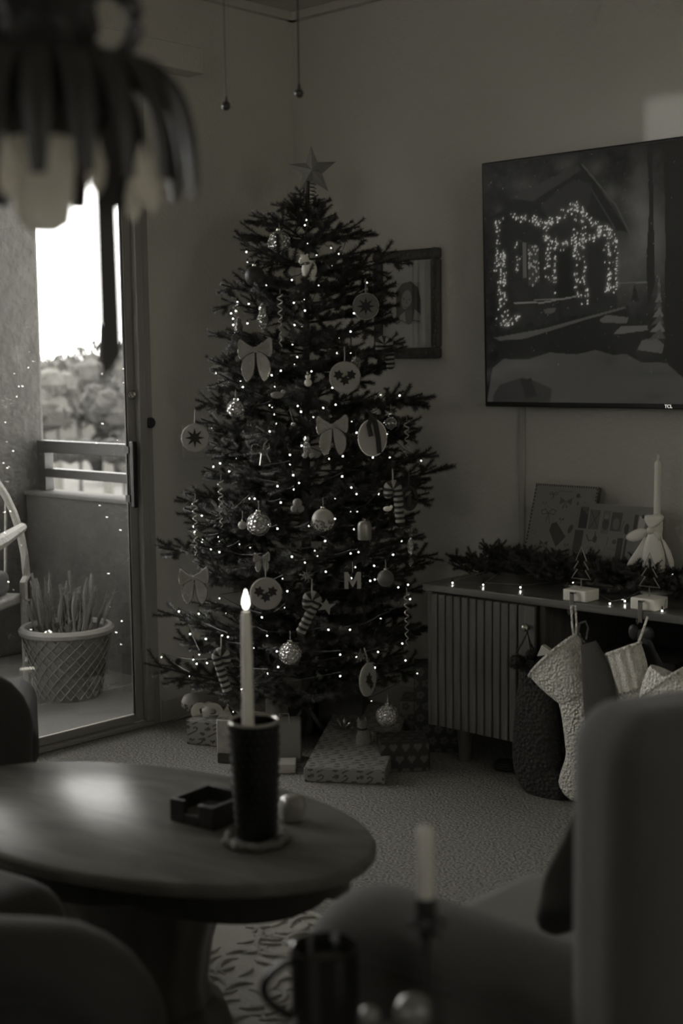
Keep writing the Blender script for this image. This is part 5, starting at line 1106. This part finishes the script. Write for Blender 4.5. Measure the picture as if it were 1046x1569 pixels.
# ================================================================ CHANDELIER (near the camera, upper left)
LD = 1.30; q = pd(72, 180, LD); lm = empty('chandelier', (q[0], q[1], q[2]), FACE, 'dark leafy metal chandelier with a frosted glass shade at the upper left', 'chandelier'); u = LD/FPX
m_shade = bpy.data.materials.new('frosted_glass'); m_shade.use_nodes = True; nt_ = m_shade.node_tree; nt_.nodes.clear()
o1 = nt_.nodes.new('ShaderNodeOutputMaterial'); o2 = nt_.nodes.new('ShaderNodeMixShader'); o3 = nt_.nodes.new('ShaderNodeBsdfDiffuse'); o4 = nt_.nodes.new('ShaderNodeBsdfTranslucent')
o3.inputs[0].default_value = T(.6); o4.inputs[0].default_value = T(.97); o2.inputs[0].default_value = .8
nt_.links.new(o3.outputs[0], o2.inputs[1]); nt_.links.new(o4.outputs[0], o2.inputs[2]); o5 = nt_.nodes.new('ShaderNodeBsdfTransparent'); o6 = nt_.nodes.new('ShaderNodeMixShader'); o6.inputs[0].default_value = .05
nt_.links.new(o2.outputs[0], o6.inputs[1]); nt_.links.new(o5.outputs[0], o6.inputs[2]); nt_.links.new(o6.outputs[0], o1.inputs[0])
zc_ = RZ-q[2]
part(MB().lathe([(.001, zc_), (.06, zc_), (.05, zc_-.03), (.008, zc_-.05), (.007, .22), (.034, .20), (.042, .12), (.034, .09), (.040, .06), (.065, .035), (.07, .0), (.04, -.02), (.001, -.02)], (0, 0, 0), 24, caps=False), 'column', m_iron, lm)
for i in range(6):
    a = i*pi/3+.15; b = MB(); b.tube([((.03+.028*(1-cos(t)))*cos(a)+0*t, (.03+.028*(1-cos(t)))*sin(a), .09+.026*sin(t)*1.3) for t in np.linspace(0, 5.2, 22)], [.014*(1-.06*k/2) for k in range(22)], 8); part(b, 'scroll', m_iron, lm)
for i in range(21):
    a = i*2*pi/21+.06; r1 = rnd.uniform(.125, .148); P = []; W2 = []
    for t in np.linspace(0, 1, 14): r_ = .03+(r1-.03)*sin(t*pi/2)**.9; z = .045-.115*t**2.4+.012*sin(pi*t); P.append((r_*cos(a), r_*sin(a), z)); W2.append(.006+.010*sin(pi*min(1, t*.9+.08))**.8)
    part(MB().tube(P, W2, 8, flat=(1, .35)), 'leaf', m_iron, lm)
part(MB().lathe([(.020, 0.0), (.029, -.012), (.031, -.045), (.0285, -.075), (.024, -.100), (.012, -.108), (.001, -.109)], (-.005, -.004, -.0), 32, caps=False), 'glass_shade', m_shade, lm, 'frosted bell-shaped glass shade')
for i in range(9):
    a = i*2*pi/9+.35; r_ = (.10, .128)[i % 2]; x, y = r_*cos(a), r_*sin(a); part(MB().lathe([(.001, -.088), (.007, -.078), (.009, -.062), (.005, -.045), (.001, -.03)], (x, y, .0), 10, caps=False), 'glass_drop', m_shade, lm)
rb_ = empty('ribbon', tuple(pd(160, 262, LD*1.0)), FACE, 'dark ribbon tail with slanted end hanging from the chandelier', 'ribbon')
L_ = (590-262)*u; w0, w1 = 17*u, 20*u
part(MB().ext([(-w0, .07), (w0, .07), (w0, 0), (w1, -L_*.86), (-w1*.8, -L_), (-w0, 0)], .0016), 'tail', mat('ribbon_cloth', .05, .8), rb_); part(MB().lathe([(.006, .055), (.009, .065), (.006, .075)], n=12), 'knot', m_iron, rb_)
